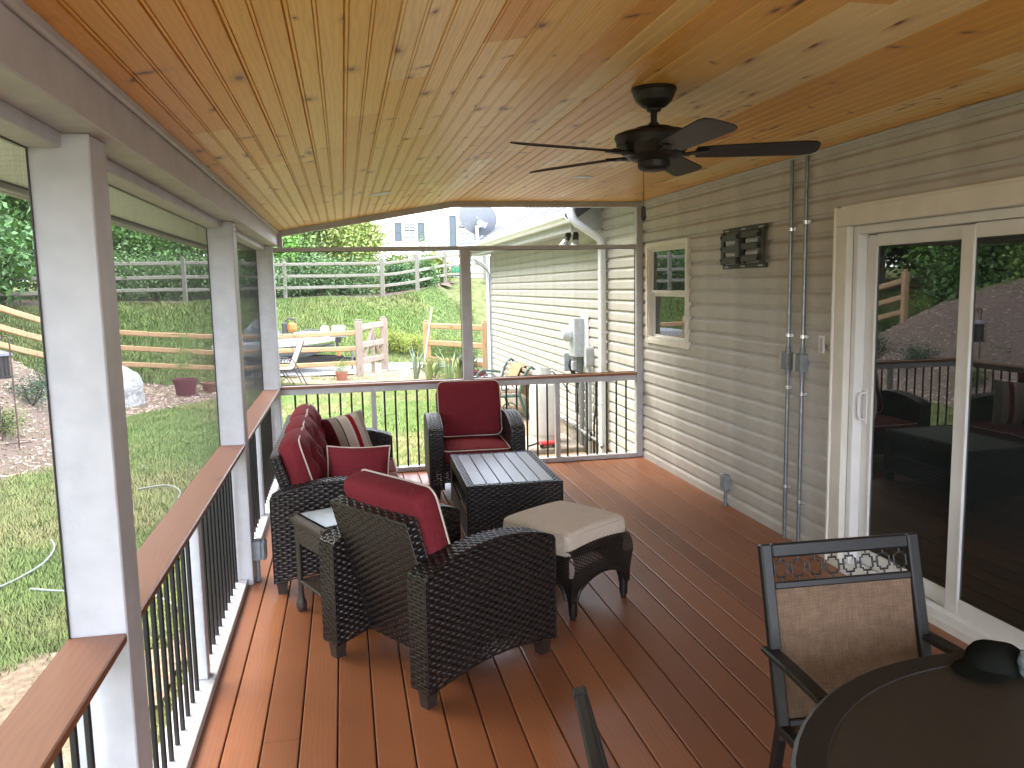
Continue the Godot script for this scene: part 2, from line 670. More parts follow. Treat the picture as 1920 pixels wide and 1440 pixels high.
func make_materials() -> void:
	M.white = rough_up(mat(0.50, 0.50, 0.515, 0.5), mottle(3, 256, 0.02, 0.91, 1.0), bumpy(4, 256, 0.08, 1.5), 1.2, 0.25)
	M.vinyl = rough_up(mat(0.56, 0.535, 0.50, 0.55), mottle(5, 256, 0.015, 0.90, 1.0), bumpy(6, 256, 0.03, 2.0), 0.9, 0.25)
	M.trim_cream = rough_up(mat(0.80, 0.765, 0.69, 0.5), mottle(7, 128, 0.03, 0.94, 1.0), null, 1.0)
	M.frame_white = rough_up(mat(0.80, 0.79, 0.77, 0.42), mottle(8, 128, 0.03, 0.95, 1.0), null, 1.0)
	M.black = mat(0.012, 0.012, 0.013, 0.4)
	M.screen = mat(0.03, 0.032, 0.034, 0.6)
	M.bronze = mat(0.012, 0.009, 0.008, 0.5, 0.1)
	M.steel = rough_up(mat(0.34, 0.36, 0.38, 0.38, 0.75), mottle(9, 128, 0.06, 0.75, 1.0), null, 2.0)
	M.grey_box = rough_up(mat(0.25, 0.27, 0.29, 0.5), mottle(10, 128, 0.04, 0.85, 1.0), null, 2.0)
	M.pale_grey = rough_up(mat(0.50, 0.53, 0.56, 0.5), mottle(11, 128, 0.04, 0.88, 1.0), null, 2.0)
	M.dark_grey = mat(0.045, 0.045, 0.045, 0.55)
	M.chrome = mat(0.75, 0.76, 0.78, 0.22, 0.9)
	M.glass = mat(0.02, 0.025, 0.025, 0.0)
	M.glass.transparency = BaseMaterial3D.TRANSPARENCY_ALPHA
	M.glass.albedo_color.a = 0.80
	M.glass.metallic_specular = 0.9
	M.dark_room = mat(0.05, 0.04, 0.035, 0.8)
	M.room_floor = mat(0.10, 0.055, 0.03, 0.5)
	M.wicker = rough_up(mat(0.026, 0.019, 0.018, 0.32), mottle(12, 128, 0.09, 0.55, 1.0), null, 9.0)
	M.wicker_old = rough_up(mat(0.075, 0.058, 0.048, 0.5), mottle(13, 128, 0.09, 0.55, 1.0), null, 9.0)
	M.leg_wood = mat(0.03, 0.02, 0.017, 0.45)
	M.red = cloth(21, Color(0.47, 0.165, 0.195), 3, 0.10)
	M.piping = mat(0.56, 0.47, 0.40, 0.8)
	M.tan = cloth(22, Color(0.90, 0.84, 0.77), 3, 0.05)
	M.sling = cloth(23, Color(0.45, 0.37, 0.30), 4, 0.22, 0.8)
	M.sling.uv1_scale = Vector3(3, 3, 3)
	M.pale_sling = cloth(24, Color(0.82, 0.74, 0.68), 4, 0.10, 0.8)
	M.slat = rough_up(mat(0.27, 0.28, 0.305, 0.32), mottle(14, 128, 0.05, 0.85, 1.0), bumpy(15, 128, 0.1, 1.5), 5.0, 0.3)
	M.pine = []
	for k in 5:
		var base: Color = [Color(0.935, 0.79, 0.49), Color(0.92, 0.735, 0.375), Color(0.945, 0.83, 0.60), Color(0.885, 0.645, 0.26), Color(0.905, 0.69, 0.32)][k]
		M.pine.append(wood(40 + k, base, Color(0.42, 0.19, 0.05), [5, 4, 7, 3, 4][k], 1.0, 0.22, 0.38, 1.0))
	M.deck = []
	for k in 4:
		var base: Color = [Color(0.575, 0.36, 0.235), Color(0.555, 0.345, 0.22), Color(0.60, 0.38, 0.245), Color(0.53, 0.325, 0.205)][k]
		M.deck.append(wood(60 + k, base, Color(0.42, 0.25, 0.155), 0, 0.55, 0.5, 0.40, 2.2, 0.5))
	M.cap_wood = wood(70, Color(0.50, 0.325, 0.225), Color(0.33, 0.19, 0.12), 1, 0.7, 0.4, 0.4, 1.0)
	M.cedar = wood(72, Color(0.74, 0.60, 0.44), Color(0.46, 0.33, 0.21), 4, 0.9, 0.4, 0.8, 1.5)
	M.weathered = wood(73, Color(0.50, 0.48, 0.42), Color(0.30, 0.285, 0.25), 3, 1.2, 0.6, 0.85, 2.0)
	M.gate_wood = wood(74, Color(0.63, 0.565, 0.50), Color(0.40, 0.34, 0.29), 3, 1.1, 0.5, 0.85, 2.0)
	M.grass = rough_up(mat(0.23, 0.255, 0.12, 0.9, 0.0, 0.2), mottle(80, 512, 0.012, 0.55, 1.0, Color(1.0, 1.0, 0.9)), bumpy(81, 512, 0.12, 6.0), 0.45, 1.0)
	M.mulch = rough_up(mat(0.46, 0.34, 0.265, 0.95, 0.0, 0.2), mottle(82, 512, 0.12, 0.45, 1.0), bumpy(83, 512, 0.14, 9.0), 1.1, 1.0)
	M.dirt = rough_up(mat(0.46, 0.35, 0.25, 0.95, 0.0, 0.2), mottle(84, 256, 0.06, 0.7, 1.0), bumpy(85, 256, 0.1, 4.0), 0.8, 0.7)
	M.concrete = rough_up(mat(0.52, 0.49, 0.45, 0.9), mottle(86, 256, 0.05, 0.8, 1.0), bumpy(87, 256, 0.2, 2.0), 0.7, 0.5)
	M.foundation = rough_up(mat(0.46, 0.41, 0.35, 0.9), mottle(88, 256, 0.05, 0.75, 1.0), bumpy(89, 256, 0.2, 3.0), 0.9, 0.6)
	M.blade = mat(0.16, 0.23, 0.055, 0.7, 0.0, 0.3)
	M.blade.vertex_color_use_as_albedo = true
	M.blade.albedo_color = Color.WHITE
	M.blade.backlight_enabled = true
	M.blade.backlight = Color(0.35, 0.4, 0.15)
	M.leaf = mat(1, 1, 1, 0.55, 0.0, 0.35)
	M.leaf.vertex_color_use_as_albedo = true
	M.leaf.backlight_enabled = true
	M.leaf.backlight = Color(0.45, 0.55, 0.2)
	M.bark = rough_up(mat(0.12, 0.09, 0.07, 0.95), mottle(90, 128, 0.05, 0.5, 1.0), bumpy(91, 128, 0.1, 6.0), 2.0)
	M.terracotta = rough_up(mat(0.42, 0.16, 0.10, 0.8), mottle(92, 128, 0.04, 0.8, 1.0), null, 3.0)
	M.maroon = rough_up(mat(0.16, 0.03, 0.04, 0.6), mottle(93, 128, 0.04, 0.85, 1.0), null, 3.0)
	M.rock = rough_up(mat(0.74, 0.72, 0.68, 0.9), mottle(94, 256, 0.03, 0.55, 1.0), bumpy(95, 256, 0.06, 6.0), 1.1)
	M.shingle = []
	for k in 3:
		M.shingle.append(rough_up(mat([0.18, 0.22, 0.14][k], [0.18, 0.22, 0.143][k], [0.20, 0.245, 0.16][k], 0.95), mottle(96 + k, 128, 0.25, 0.7, 1.0), null, 4.0))
	M.tank = rough_up(mat(0.76, 0.75, 0.72, 0.4), mottle(99, 128, 0.03, 0.94, 1.0), null, 1.5)
	M.white_paint = mat(0.78, 0.78, 0.78, 0.4)
	M.gelcoat = mat(0.58, 0.58, 0.57, 0.25)
	M.tarp = rough_up(mat(0.30, 0.34, 0.37, 0.5), mottle(101, 128, 0.03, 0.6, 1.0), bumpy(102, 128, 0.04, 5.0), 1.5)
	M.shutter = mat(0.055, 0.075, 0.085, 0.5)
	M.green_iron = mat(0.07, 0.13, 0.105, 0.5)
	M.towel = cloth(25, Color(0.74, 0.60, 0.46), 3, 0.22, 0.95)
	M.orange = mat(0.70, 0.17, 0.04, 0.5)
	M.red_paint = mat(0.45, 0.03, 0.035, 0.4)
	M.yellow = mat(0.75, 0.6, 0.1, 0.7)
	M.rubber = mat(0.02, 0.02, 0.02, 0.8)
	M.handle_wood = mat(0.70, 0.62, 0.42, 0.6)
	M.hose = mat(0.34, 0.37, 0.35, 0.5)


# ---------------------------------------------------------------- pieces of the porch
const WALL_X := 2.924
const END_Z := -7.723
const BACK_Z := 1.5
const DECK_BACK := 3.2

func ceiling_y(x: float) -> float:
	return minf(2.28 + (x + 0.557) * 0.168, 2.55)


# one tongue-and-groove plank seen from below: grooves at its edges and a bead down its middle
func plank(l: float, w: float, uo: Vector2) -> MB:
	var mb := MB.new()
	var g := 0.0018
	var d := 0.0042
	var pr: Array[Vector2] = []
	var h := w / 2.0
	for q in [[-h, 0.006], [-h + 0.0030, 0.0], [-h + 0.0085, 0.0], [-h + 0.0085 + g, d], [-h + 0.0085 + g * 2, 0.0], [-0.0045 - g, 0.0], [-0.0045, d], [-0.0045 + g, 0.0], [0.0045 - g, 0.0], [0.0045, d], [0.0045 + g, 0.0], [h - 0.0030, 0.0], [h, 0.006]]:
		pr.append(Vector2(q[0], q[1]))
	for i in pr.size() - 1:
		var e := (pr[i + 1] - pr[i]).normalized()
		var nn := Vector3(e.y, -e.x, 0)
		var u0 := Vector2(uo.x, uo.y + (pr[i].x + h) / w * 0.94 + 0.03)
		var u1 := Vector2(uo.x + l / 2.4, uo.y + (pr[i + 1].x + h) / w * 0.94 + 0.03)
		mb.quad(Vector3(pr[i].x, pr[i].y, -l / 2), Vector3(pr[i].x, pr[i].y, l / 2), Vector3(pr[i + 1].x, pr[i + 1].y, l / 2), Vector3(pr[i + 1].x, pr[i + 1].y, -l / 2), nn, u0, u1)
		mb.t[mb.t.size() - 3] = Vector2(u1.x, u0.y)
		mb.t[mb.t.size() - 1] = Vector2(u0.x, u1.y)
	for s in [-1.0, 1.0]:
		mb.quad(Vector3(-h, 0.0, s * l / 2), Vector3(h, 0.0, s * l / 2), Vector3(h, 0.012, s * l / 2), Vector3(-h, 0.012, s * l / 2), Vector3(0, 0, s), Vector2.ZERO, Vector2(0.02, 0.5))
	return mb


func build_ceiling() -> void:
	# backing sheet above the boards, then the boards one by one
	var back := MB.new()
	back.prism(PackedVector2Array([Vector2(-0.55, 2.305), Vector2(1.05, 2.572), Vector2(2.93, 2.572), Vector2(2.93, 2.60), Vector2(1.05, 2.60), Vector2(-0.55, 2.33)]), END_Z - 0.05, BACK_Z)
	var ceil := setting("ceiling", back, M.trim_cream)
	rng.seed = 11
	var pitch := 0.1325
	var ang := atan(0.168)
	var rows := []
	var s := -0.066
	var slope_len := 1.607 / cos(ang)
	while s < slope_len + 1.874:
		rows.append(s)
		s += pitch
	for s0: float in rows:
		var mid := s0 + pitch / 2.0
		var at: Vector2
		var roll := 0.0
		var w := pitch - 0.0006
		if mid < slope_len:
			at = Vector2(-0.557 + mid * cos(ang), 2.28 + mid * sin(ang))
			roll = ang
		else:
			at = Vector2(1.05 + mid - slope_len, 2.55)
		if at.x + w / 2.0 > WALL_X:
			w = maxf(0.03, (WALL_X - (at.x - w / 2.0)))
			at.x = WALL_X - w / 2.0
		var z := END_Z + rng.randf_range(-1.8, 0.0)
		while z < BACK_Z:
			var l := rng.randf_range(1.7, 3.6)
			var za := maxf(z, END_Z)
			var zb := minf(z + l, BACK_Z)
			z += l
			if zb - za < 0.1:
				continue
			var o := put(ceil, "plank", plank(zb - za - 0.0008, w, Vector2(rng.randf(), rng.randi_range(0, 1))), M.pine[[1, 4, 3, 0, 1, 3, 4, 2][rng.randi_range(0, 7)]])
			o.position = Vector3(at.x, at.y, (za + zb) / 2.0)
			o.rotation.z = roll
	# trim where the ceiling meets beam and wall
	var tr := MB.new()
	tr.box(Vector3(-0.550, 2.272, (END_Z + BACK_Z) / 2), Vector3(0.018, 0.03, BACK_Z - END_Z - 0.02), 0.006)
	tr.box(Vector3(2.908, 2.541, (END_Z + BACK_Z) / 2), Vector3(0.018, 0.02, BACK_Z - END_Z - 0.02), 0.006)
	put(ceil, "trim", tr, M.white)


func build_roof() -> void:
	var mb := MB.new()
	mb.prism(PackedVector2Array([Vector2(-1.10, 2.17), Vector2(-0.77, 2.17), Vector2(-0.77, 2.30), Vector2(-0.552, 2.34), Vector2(1.05, 2.61), Vector2(3.2, 2.61), Vector2(3.2, 3.15), Vector2(-1.10, 2.34)]), -7.98, BACK_Z + 0.3)
	setting("porch_roof", mb, M.shingle[0])
	var eave := thing("porch_eave", "white beadboard soffit and fascia along the outside of the porch beam", "soffit", Vector3(0, 0, 0))
	var fa := MB.new()
	fa.box(Vector3(-1.115, 2.20, -2.5), Vector3(0.028, 0.20, 10.9), 0.004)
	fa.box(Vector3(-1.085, 2.113, -2.5), Vector3(0.03, 0.022, 10.9), 0.004)
	put(eave, "fascia", fa, M.white)
	var bd := MB.new()
	bd.box(Vector3.ZERO, Vector3(0.31, 0.012, 0.0975), 0.005)
	var bm := bd.mesh()
	for i in 108:
		put(eave, "soffit_board", bm, M.white_paint, Vector3(-0.915, 2.132, -7.9 + i * 0.1))


func build_deck() -> void:
	var sk := MB.new()
	sk.box(Vector3(1.14, -0.085, (DECK_BACK - 7.8) / 2), Vector3(3.56, 0.09, DECK_BACK + 7.8), 0.0)
	var deck := setting("deck", sk, M.dark_room)
	rng.seed = 5
	var pr: Array[Vector2] = []
	var hw := 0.1445 / 2 - 0.0026
	for q in [[-hw, -0.024], [-hw, -0.005], [-hw + 0.0015, -0.0015], [-hw + 0.005, 0.0], [hw - 0.005, 0.0], [hw - 0.0015, -0.0015], [hw, -0.005], [hw, -0.024]]:
		pr.append(Vector2(q[0], q[1]))
	for i in 25:
		var x := -0.672 + 0.1445 * (i + 0.5)
		var joints := [-7.80]
		if i == 2:
			joints.append(-3.12)
		elif i % 3 == 0:
			joints.append(rng.randf_range(-2.0, -0.5))
		elif i % 3 == 1:
			joints.append(rng.randf_range(0.2, 1.5))
		joints.append(DECK_BACK)
		for k in joints.size() - 1:
			var za: float = joints[k]
			var zb: float = joints[k + 1] - 0.002
			var mb := MB.new()
			var uo := Vector2(rng.randf(), 0)
			var lu := (zb - za) / 2.8
			for e in pr.size() - 1:
				var a := pr[e]
				var b := pr[e + 1]
				var dd := (b - a).normalized()
				mb.quad(Vector3(a.x, a.y, za), Vector3(a.x, a.y, zb), Vector3(b.x, b.y, zb), Vector3(b.x, b.y, za), Vector3(-dd.y, dd.x, 0), Vector2(uo.x, (a.x + hw) / (2 * hw) * 0.94 + 0.03), Vector2(uo.x + lu, (b.x + hw) / (2 * hw) * 0.94 + 0.03))
			for zz in [[za, -1.0], [zb, 1.0]]:
				mb.quad(Vector3(-hw, -0.024, zz[0]), Vector3(hw, -0.024, zz[0]), Vector3(hw, -0.001, zz[0]), Vector3(-hw, -0.001, zz[0]), Vector3(0, 0, zz[1]), Vector2.ZERO, Vector2(0.05, 0.2))
			put(deck, "deck_board", mb, M.deck[rng.randi_range(0, 3)], Vector3(x, 0, 0))


func screen_mesh(a: Vector3, ux: Vector3, w: float, h: float, pitch: float, th: float) -> MB:
	var mb := MB.new()
	var r := RandomNumberGenerator.new()
	r.seed = 17
	var sway := noise(19, 0.02, 3)
	var nn := ux.cross(Vector3.UP)
	for i in int(w / pitch):
		var p := a + ux * ((i + 0.5 + r.randf_range(-0.3, 0.3) + 0.9 * sway.get_noise_1d(i)) * pitch)
		for s in [[ux, nn], [-ux, nn], [ux, -nn], [-ux, -nn]]:
			var d: Vector3 = (s[0] + s[1]).normalized()
			mb.quad(p + s[0] * th * 0.5, p + s[0] * th * 0.5 + Vector3(0, h, 0), p + s[1] * th * 0.5 + Vector3(0, h, 0), p + s[1] * th * 0.5, d)
	for i in int(h / pitch):
		var p := a + Vector3.UP * ((i + 0.5) * pitch)
		for s in [[Vector3.UP, nn], [Vector3.DOWN, nn], [Vector3.UP, -nn], [Vector3.DOWN, -nn]]:
			var d: Vector3 = (s[0] + s[1]).normalized()
			mb.quad(p + s[0] * th * 0.5, p + s[0] * th * 0.5 + ux * w, p + s[1] * th * 0.5 + ux * w, p + s[1] * th * 0.5, d)
	return mb


func porch_screen(a: Vector3, ux: Vector3, w: float, h: float, label: String) -> void:
	var o := thing("insect_screen", label, "screen", a, 0.0, "insect screens round the porch")
	var sp := MB.new()
	for e in [[Vector3.ZERO, ux * w], [Vector3(0, h, 0), ux * w + Vector3(0, h, 0)], [Vector3.ZERO, Vector3(0, h, 0)], [ux * w, ux * w + Vector3(0, h, 0)]]:
		sp.tube([e[0], e[1]], 0.003, 5)
	put(o, "spline", sp, M.black)
	stuff(put(o, "mesh", screen_mesh(Vector3.ZERO, ux, w, h, 0.0030, 0.00032 if ux.z > 0.5 else 0.00026), M.screen))


func build_porch_frame() -> void:
	var white: Material = M.white
	var beam := MB.new()
	beam.box(Vector3(-0.657, 2.222, (BACK_Z - 7.80) / 2), Vector3(0.20, 0.145, BACK_Z + 7.80), 0.004)
	tag(put(self, "porch_beam", beam, white), "long white boxed beam on top of the porch posts", "beam")
	var posts := [[0.31, "white square porch post beside the camera at the near end"], [-2.231, "large white porch post nearest on the left"], [-4.92, "middle white porch post behind the wicker sofa arm"], [-7.60, "white corner porch post at the far left end of the deck"], [1.45, "white porch post at the back corner"]]
	for p in posts:
		var mb := MB.new()
		mb.box(Vector3(0, 1.0748, -0.076), Vector3(0.146, 2.1496, 0.152), 0.004)
		var o := tag(put(self, "porch_post", mb, white, Vector3(-0.671, 0, p[0])), p[1], "post", "white porch posts")
	# bays on the left: rail, balusters, header, screen
	var bays := [[0.31 - 0.152, -2.231, "near railing section of the left side with its cap in the bottom left corner"], [-2.231 - 0.152, -4.92, "middle railing section of the left side with brown cap"], [-4.92 - 0.152, -7.60, "far left railing section behind the sofa"], [1.45 - 0.152, 0.31, "railing section behind the camera"]]
	for b in bays:
		var z0: float = b[0]
		var z1: float = b[1]
		var l := z0 - z1 - 0.002
		var o := thing("porch_railing", b[2], "railing", Vector3(-0.69, 0, (z0 + z1) / 2), 0, "porch railings")
		var cap := MB.new()
		cap.box(Vector3(0.0175, 0.846, 0), Vector3(0.145, 0.028, l), 0.004)
		put(o, "rail_cap", cap, M.cap_wood)
		boxed(o, "top_rail", Vector3(0, 0.812, 0), Vector3(0.055, 0.038, l), white)
		boxed(o, "bottom_rail", Vector3(-0.005, 0.022, 0), Vector3(0.135, 0.042, l), white)
		boxed(o, "support_post", Vector3(0.0, 0.418, -0.02), Vector3(0.062, 0.747, 0.07), white)
		var bl := MB.new()
		bl.tube([Vector3(0, 0.044, 0), Vector3(0, 0.792, 0)], 0.0095, 10)
		var bm := bl.mesh()
		var cnt := int((l / 2 - 0.06) / 0.108)
		for s in [-1.0, 1.0]:
			for i in cnt:
				put(o, "baluster", bm, M.black, Vector3(0.0, 0, -0.02 + s * (0.035 + (i + 0.85) * 0.108)))
		if z0 > 1.0:
			continue
		var h := MB.new()
		h.box(Vector3(-0.02, 2.131, 0), Vector3(0.10, 0.038, l), 0.003)
		tag(put(self, "screen_header", h, white, Vector3(-0.69, 0, (z0 + z1) / 2)), "white header under the beam " + ["above the near bay on the left", "between the nearest and middle posts", "between the middle and corner posts"][bays.find(b)], "header", "headers of the screened bays")
		porch_screen(Vector3(-0.7395, 0.85, z1 + 0.003), Vector3(0, 0, 1), l - 0.005, 1.261, "dark insect screen in the " + ["near bay at the left edge", "bay between the nearest and middle posts", "far left bay before the corner post"][bays.find(b)])
	# the end wall
	var fr := thing("end_frame", "white screen frame closing the far end of the porch", "frame", Vector3(0, 0, END_Z))
	boxed(fr, "mid_rail", Vector3(1.128, 2.118, 0), Vector3(3.464, 0.036, 0.06), white)
	var slope := MB.new()
	slope.prism(PackedVector2Array([Vector2(-0.557, 2.228), Vector2(-0.557, 2.284), Vector2(1.05, 2.554), Vector2(2.92, 2.554), Vector2(2.92, 2.498), Vector2(1.05, 2.498)]), -0.03, 0.03)
	put(fr, "top_trim", slope, white)
	boxed(fr, "upper_jamb", Vector3(-0.535, 2.185, 0), Vector3(0.04, 0.094, 0.058), white)
	boxed(fr, "post", Vector3(1.152, 1.05, 0), Vector3(0.095, 2.098, 0.075), white)
	boxed(fr, "wall_jamb", Vector3(2.889, 1.25, 0.0), Vector3(0.066, 2.49, 0.07), white)
	var er := thing("porch_railing", "railing across the far end of the porch behind the far armchair", "railing", Vector3(0, 0, END_Z), 0, "porch railings")
	for q in [[-0.604, 1.103, 0.243], [1.201, 2.855, 2.037]]:
		var w: float = q[1] - q[0]
		var m: float = (q[0] + q[1]) / 2
		var cap := MB.new()
		cap.box(Vector3.ZERO, Vector3(0.13, 0.024, w - 0.002), 0.004, Transform3D(Basis(Vector3(0, 0, -1), Vector3.UP, Vector3.RIGHT), Vector3(m, 0.858, -0.005)))
		put(er, "rail_cap", cap, M.cap_wood)
		boxed(er, "top_rail", Vector3(m, 0.817, 0), Vector3(w - 0.002, 0.056, 0.055), white)
		boxed(er, "bottom_rail", Vector3(m, 0.026, 0), Vector3(w - 0.002, 0.044, 0.09), white)
		boxed(er, "support_post", Vector3(q[2], 0.418, 0), Vector3(0.046, 0.738, 0.05), white)
		var bl := MB.new()
		bl.tube([Vector3(0, 0.049, 0), Vector3(0, 0.788, 0)], 0.0095, 10)
		var bm := bl.mesh()
		for s in [-1.0, 1.0]:
			var i := 1
			while true:
				var x: float = q[2] + s * i * 0.1025
				if x < q[0] + 0.05 or x > q[1] - 0.03:
					break
				put(er, "baluster", bm, M.black, Vector3(x, 0, 0))
				i += 1
	porch_screen(Vector3(-0.604, 0.874, END_Z - 0.02), Vector3(1, 0, 0), 1.705, 1.223, "pale insect screen in the wide lower opening of the far end")
	porch_screen(Vector3(1.201, 0.874, END_Z - 0.02), Vector3(1, 0, 0), 1.652, 1.223, "insect screen in the lower right opening of the far end beside the house wall")


# ---------------------------------------------------------------- the house
const COURSE := 0.1143
const COURSE0 := -0.014

func siding_piece(y0: float, y1: float, z0: float, z1: float) -> MB:
	# y0..y1 within one course, measured from its butt
	var full := [Vector2(0.0, 0.0), Vector2(-0.0235, 0.0), Vector2(-0.0245, 0.002), Vector2(-0.022, 0.068), Vector2(-0.019, 0.075), Vector2(-0.008, 0.088), Vector2(-0.005, 0.094), Vector2(-0.004, 0.1143)]
	var pr: Array[Vector2] = []
	if y0 > 0.0:
		pr.append(Vector2(0, y0))
	for i in full.size():
		var p: Vector2 = full[i]
		if p.y >= y0 and p.y <= y1:
			pr.append(p)
		if i < full.size() - 1:
			var q: Vector2 = full[i + 1]
			for lim in [y0, y1]:
				if p.y < lim and q.y > lim:
					pr.append(p.lerp(q, (lim - p.y) / (q.y - p.y)))
	pr.sort_custom(func(a: Vector2, b: Vector2) -> bool: return a.y < b.y or (a.y == b.y and a.x > b.x))
	var mb := MB.new()
	mb.sweep_z(pr, z0, z1)
	return mb


func build_house() -> void:
	var house := thing("house", "house with pale horizontal vinyl siding along the right side of the porch", "house", Vector3(WALL_X + 0.016, 0, 0))
	var holes := [[-7.53, -6.585, 1.19, 2.12], [-4.41, -2.19, -0.02, 2.17]]
	rng.seed = 3
	for k in range(-1, 26):
		var yb := COURSE0 + COURSE * k
		var z := -16.12
		var top := 2.56
		var zz := [[-16.12, -9.0, 2.37], [-9.0, -7.7, 2.95], [-7.7, 3.2, 2.56 if k >= 0 else -1.0]]
		for seg in zz:
			if yb > seg[2]:
				continue
			var z0: float = seg[0]
			while z0 < seg[1] - 0.01:
				var z1 := minf(seg[1], z0 + (rng.randf_range(1.5, 3.66) if z0 == seg[0] else 3.66))
				var spans := [[z0, z1, 0.0, COURSE]]
				for h in holes:
					var next := []
					for s in spans:
						if h[3] <= yb or h[2] >= yb + COURSE or h[1] <= s[0] or h[0] >= s[1]:
							next.append(s)
							continue
						if s[0] < h[0]:
							next.append([s[0], h[0], s[2], s[3]])
						if s[1] > h[1]:
							next.append([h[1], s[1], s[2], s[3]])
						var a := maxf(s[0], h[0])
						var b := minf(s[1], h[1])
						if h[2] > yb + 0.004:
							next.append([a, b, s[2], h[2] - yb])
						if h[3] < yb + COURSE - 0.004:
							next.append([a, b, h[3] - yb, s[3]])
					spans = next
				for s in spans:
					if s[1] - s[0] > 0.03:
						put(house, "siding_course", siding_piece(s[2], s[3], s[0] + 0.0006, s[1] - 0.0006), M.vinyl, Vector3(0, yb, 0))
				z0 = z1
	# the wall behind the siding, with its openings, and a dark room behind the glass
	var w := MB.new()
	var x := 0.076
	for q in [[-16.12, -7.52, -0.12, 2.5], [-9.0, -7.52, 2.5, 3.0], [-7.52, -6.60, -0.12, 1.2], [-7.52, -6.60, 2.11, 2.6], [-6.60, -4.30, -0.12, 2.6], [-4.30, -2.30, 2.06, 2.6], [-4.30, -2.30, -0.12, 0.0], [-2.30, 3.2, -0.12, 2.6]]:
		w.box(Vector3(x, (q[2] + q[3]) / 2, (q[0] + q[1]) / 2), Vector3(0.146, q[3] - q[2], q[1] - q[0]))
	put(house, "wall", w, M.vinyl)
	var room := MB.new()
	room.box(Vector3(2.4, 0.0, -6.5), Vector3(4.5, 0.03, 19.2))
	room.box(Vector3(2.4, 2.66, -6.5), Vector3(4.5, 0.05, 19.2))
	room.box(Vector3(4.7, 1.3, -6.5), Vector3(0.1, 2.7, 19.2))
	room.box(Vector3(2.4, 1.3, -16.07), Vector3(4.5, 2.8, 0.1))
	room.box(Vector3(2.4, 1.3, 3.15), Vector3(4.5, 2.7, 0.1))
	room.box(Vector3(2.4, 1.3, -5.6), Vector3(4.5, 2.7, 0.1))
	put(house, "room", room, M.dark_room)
	var f := MB.new()
	f.box(Vector3(2.4, -0.36, -4.9), Vector3(4.62, 0.46, 22.4), 0.0, Transform3D(Basis(), Vector3(0.0, 0, -1.6)))
	f.box(Vector3(0.012, -0.30, -12.0), Vector3(0.05, 0.36, 8.3))
	put(house, "foundation", f, M.foundation)
	# corner posts and the far gable end
	boxed(house, "corner_trim", Vector3(-0.008, 1.1, -16.145), Vector3(0.06, 2.5, 0.06), M.white)
	# window
	var win := Node3D.new()
	win.name = "window"
	house.add_child(win)
	win.position = Vector3(-0.01, 1.656, -7.058)
	var fm := MB.new()
	for s in [-1.0, 1.0]:
		fm.box(Vector3(-0.012, 0, s * 0.466), Vector3(0.05, 0.958, 0.045), 0.004)
		fm.box(Vector3(-0.011, s * 0.456, 0), Vector3(0.05, 0.045, 0.886), 0.004)
		fm.box(Vector3(0.0, 0, s * 0.434), Vector3(0.05, 0.868, 0.018), 0.002)
		fm.box(Vector3(0.001, s * 0.424, 0), Vector3(0.05, 0.018, 0.85), 0.002)
	put(win, "frame", fm, M.trim_cream)
	for s in [-1.0, 1.0]:
		var sash := MB.new()
		var dx := 0.012 if s > 0 else 0.03
		for e in [-1.0, 1.0]:
			sash.box(Vector3(dx, s * 0.21, e * 0.410), Vector3(0.02, 0.41, 0.028), 0.002)
		sash.box(Vector3(dx + 0.001, s * 0.405, 0), Vector3(0.02, 0.024, 0.79), 0.002)
		sash.box(Vector3(dx + 0.001, s * 0.014, 0), Vector3(0.02, 0.028, 0.79), 0.002)
		put(win, "sash", sash, M.frame_white)
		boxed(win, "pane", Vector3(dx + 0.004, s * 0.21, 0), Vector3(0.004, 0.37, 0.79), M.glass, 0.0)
	# sliding door
	var door := Node3D.new()
	door.name = "sliding_door"
	house.add_child(door)
	door.position = Vector3(-0.016, 0, 0)
	var cs := MB.new()
	for z in [-4.362, -2.245]:
		cs.box(Vector3(-0.012, 1.031, z), Vector3(0.045, 2.062, 0.125), 0.004)
		cs.box(Vector3(-0.022, 1.06, z + (-0.055 if z < -3 else 0.055)), Vector3(0.045, 2.24, 0.02), 0.004)
	cs.box(Vector3(-0.012, 2.118, -3.303), Vector3(0.045, 0.11, 2.24), 0.004)
	cs.box(Vector3(-0.022, 2.172, -3.303), Vector3(0.045, 0.02, 2.105), 0.004)
	put(door, "casing", cs, M.trim_cream)
	var jb := MB.new()
	for z in [-4.279, -2.326]:
		jb.box(Vector3(0.075, 1.03, z), Vector3(0.13, 2.06, 0.042), 0.003)
	jb.box(Vector3(0.077, 2.036, -3.303), Vector3(0.13, 0.046, 1.91), 0.003)
	jb.box(Vector3(0.045, 0.018, -3.303), Vector3(0.19, 0.05, 1.91), 0.003)
	jb.box(Vector3(0.030, 0.055, -3.303), Vector3(0.012, 0.03, 1.91), 0.002)
	put(door, "frame", jb, M.frame_white)
	var leaves := [[-4.256, -3.40, 0.085], [-3.475, -2.349, 0.046]]
	for q in leaves:
		var p := MB.new()
		var dx: float = q[2]
		var c: float = (q[0] + q[1]) / 2
		var l: float = q[1] - q[0]
		for e in [q[0] + 0.046, q[1] - 0.046]:
			p.box(Vector3(dx, 1.03, e), Vector3(0.034, 1.95, 0.09), 0.004)
			p.box(Vector3(dx - 0.018, 1.03, e + (0.036 if e < c else -0.036)), Vector3(0.006, 1.80, 0.016), 0.002)
		p.box(Vector3(dx + 0.001, 1.975, c), Vector3(0.034, 0.07, l - 0.18), 0.004)
		p.box(Vector3(dx + 0.001, 0.10, c), Vector3(0.034, 0.10, l - 0.18), 0.004)
		put(door, "door_leaf", p, M.frame_white)
		boxed(door, "pane", Vector3(dx - 0.006, 1.045, c), Vector3(0.004, 1.80, l - 0.17), M.glass, 0.0)
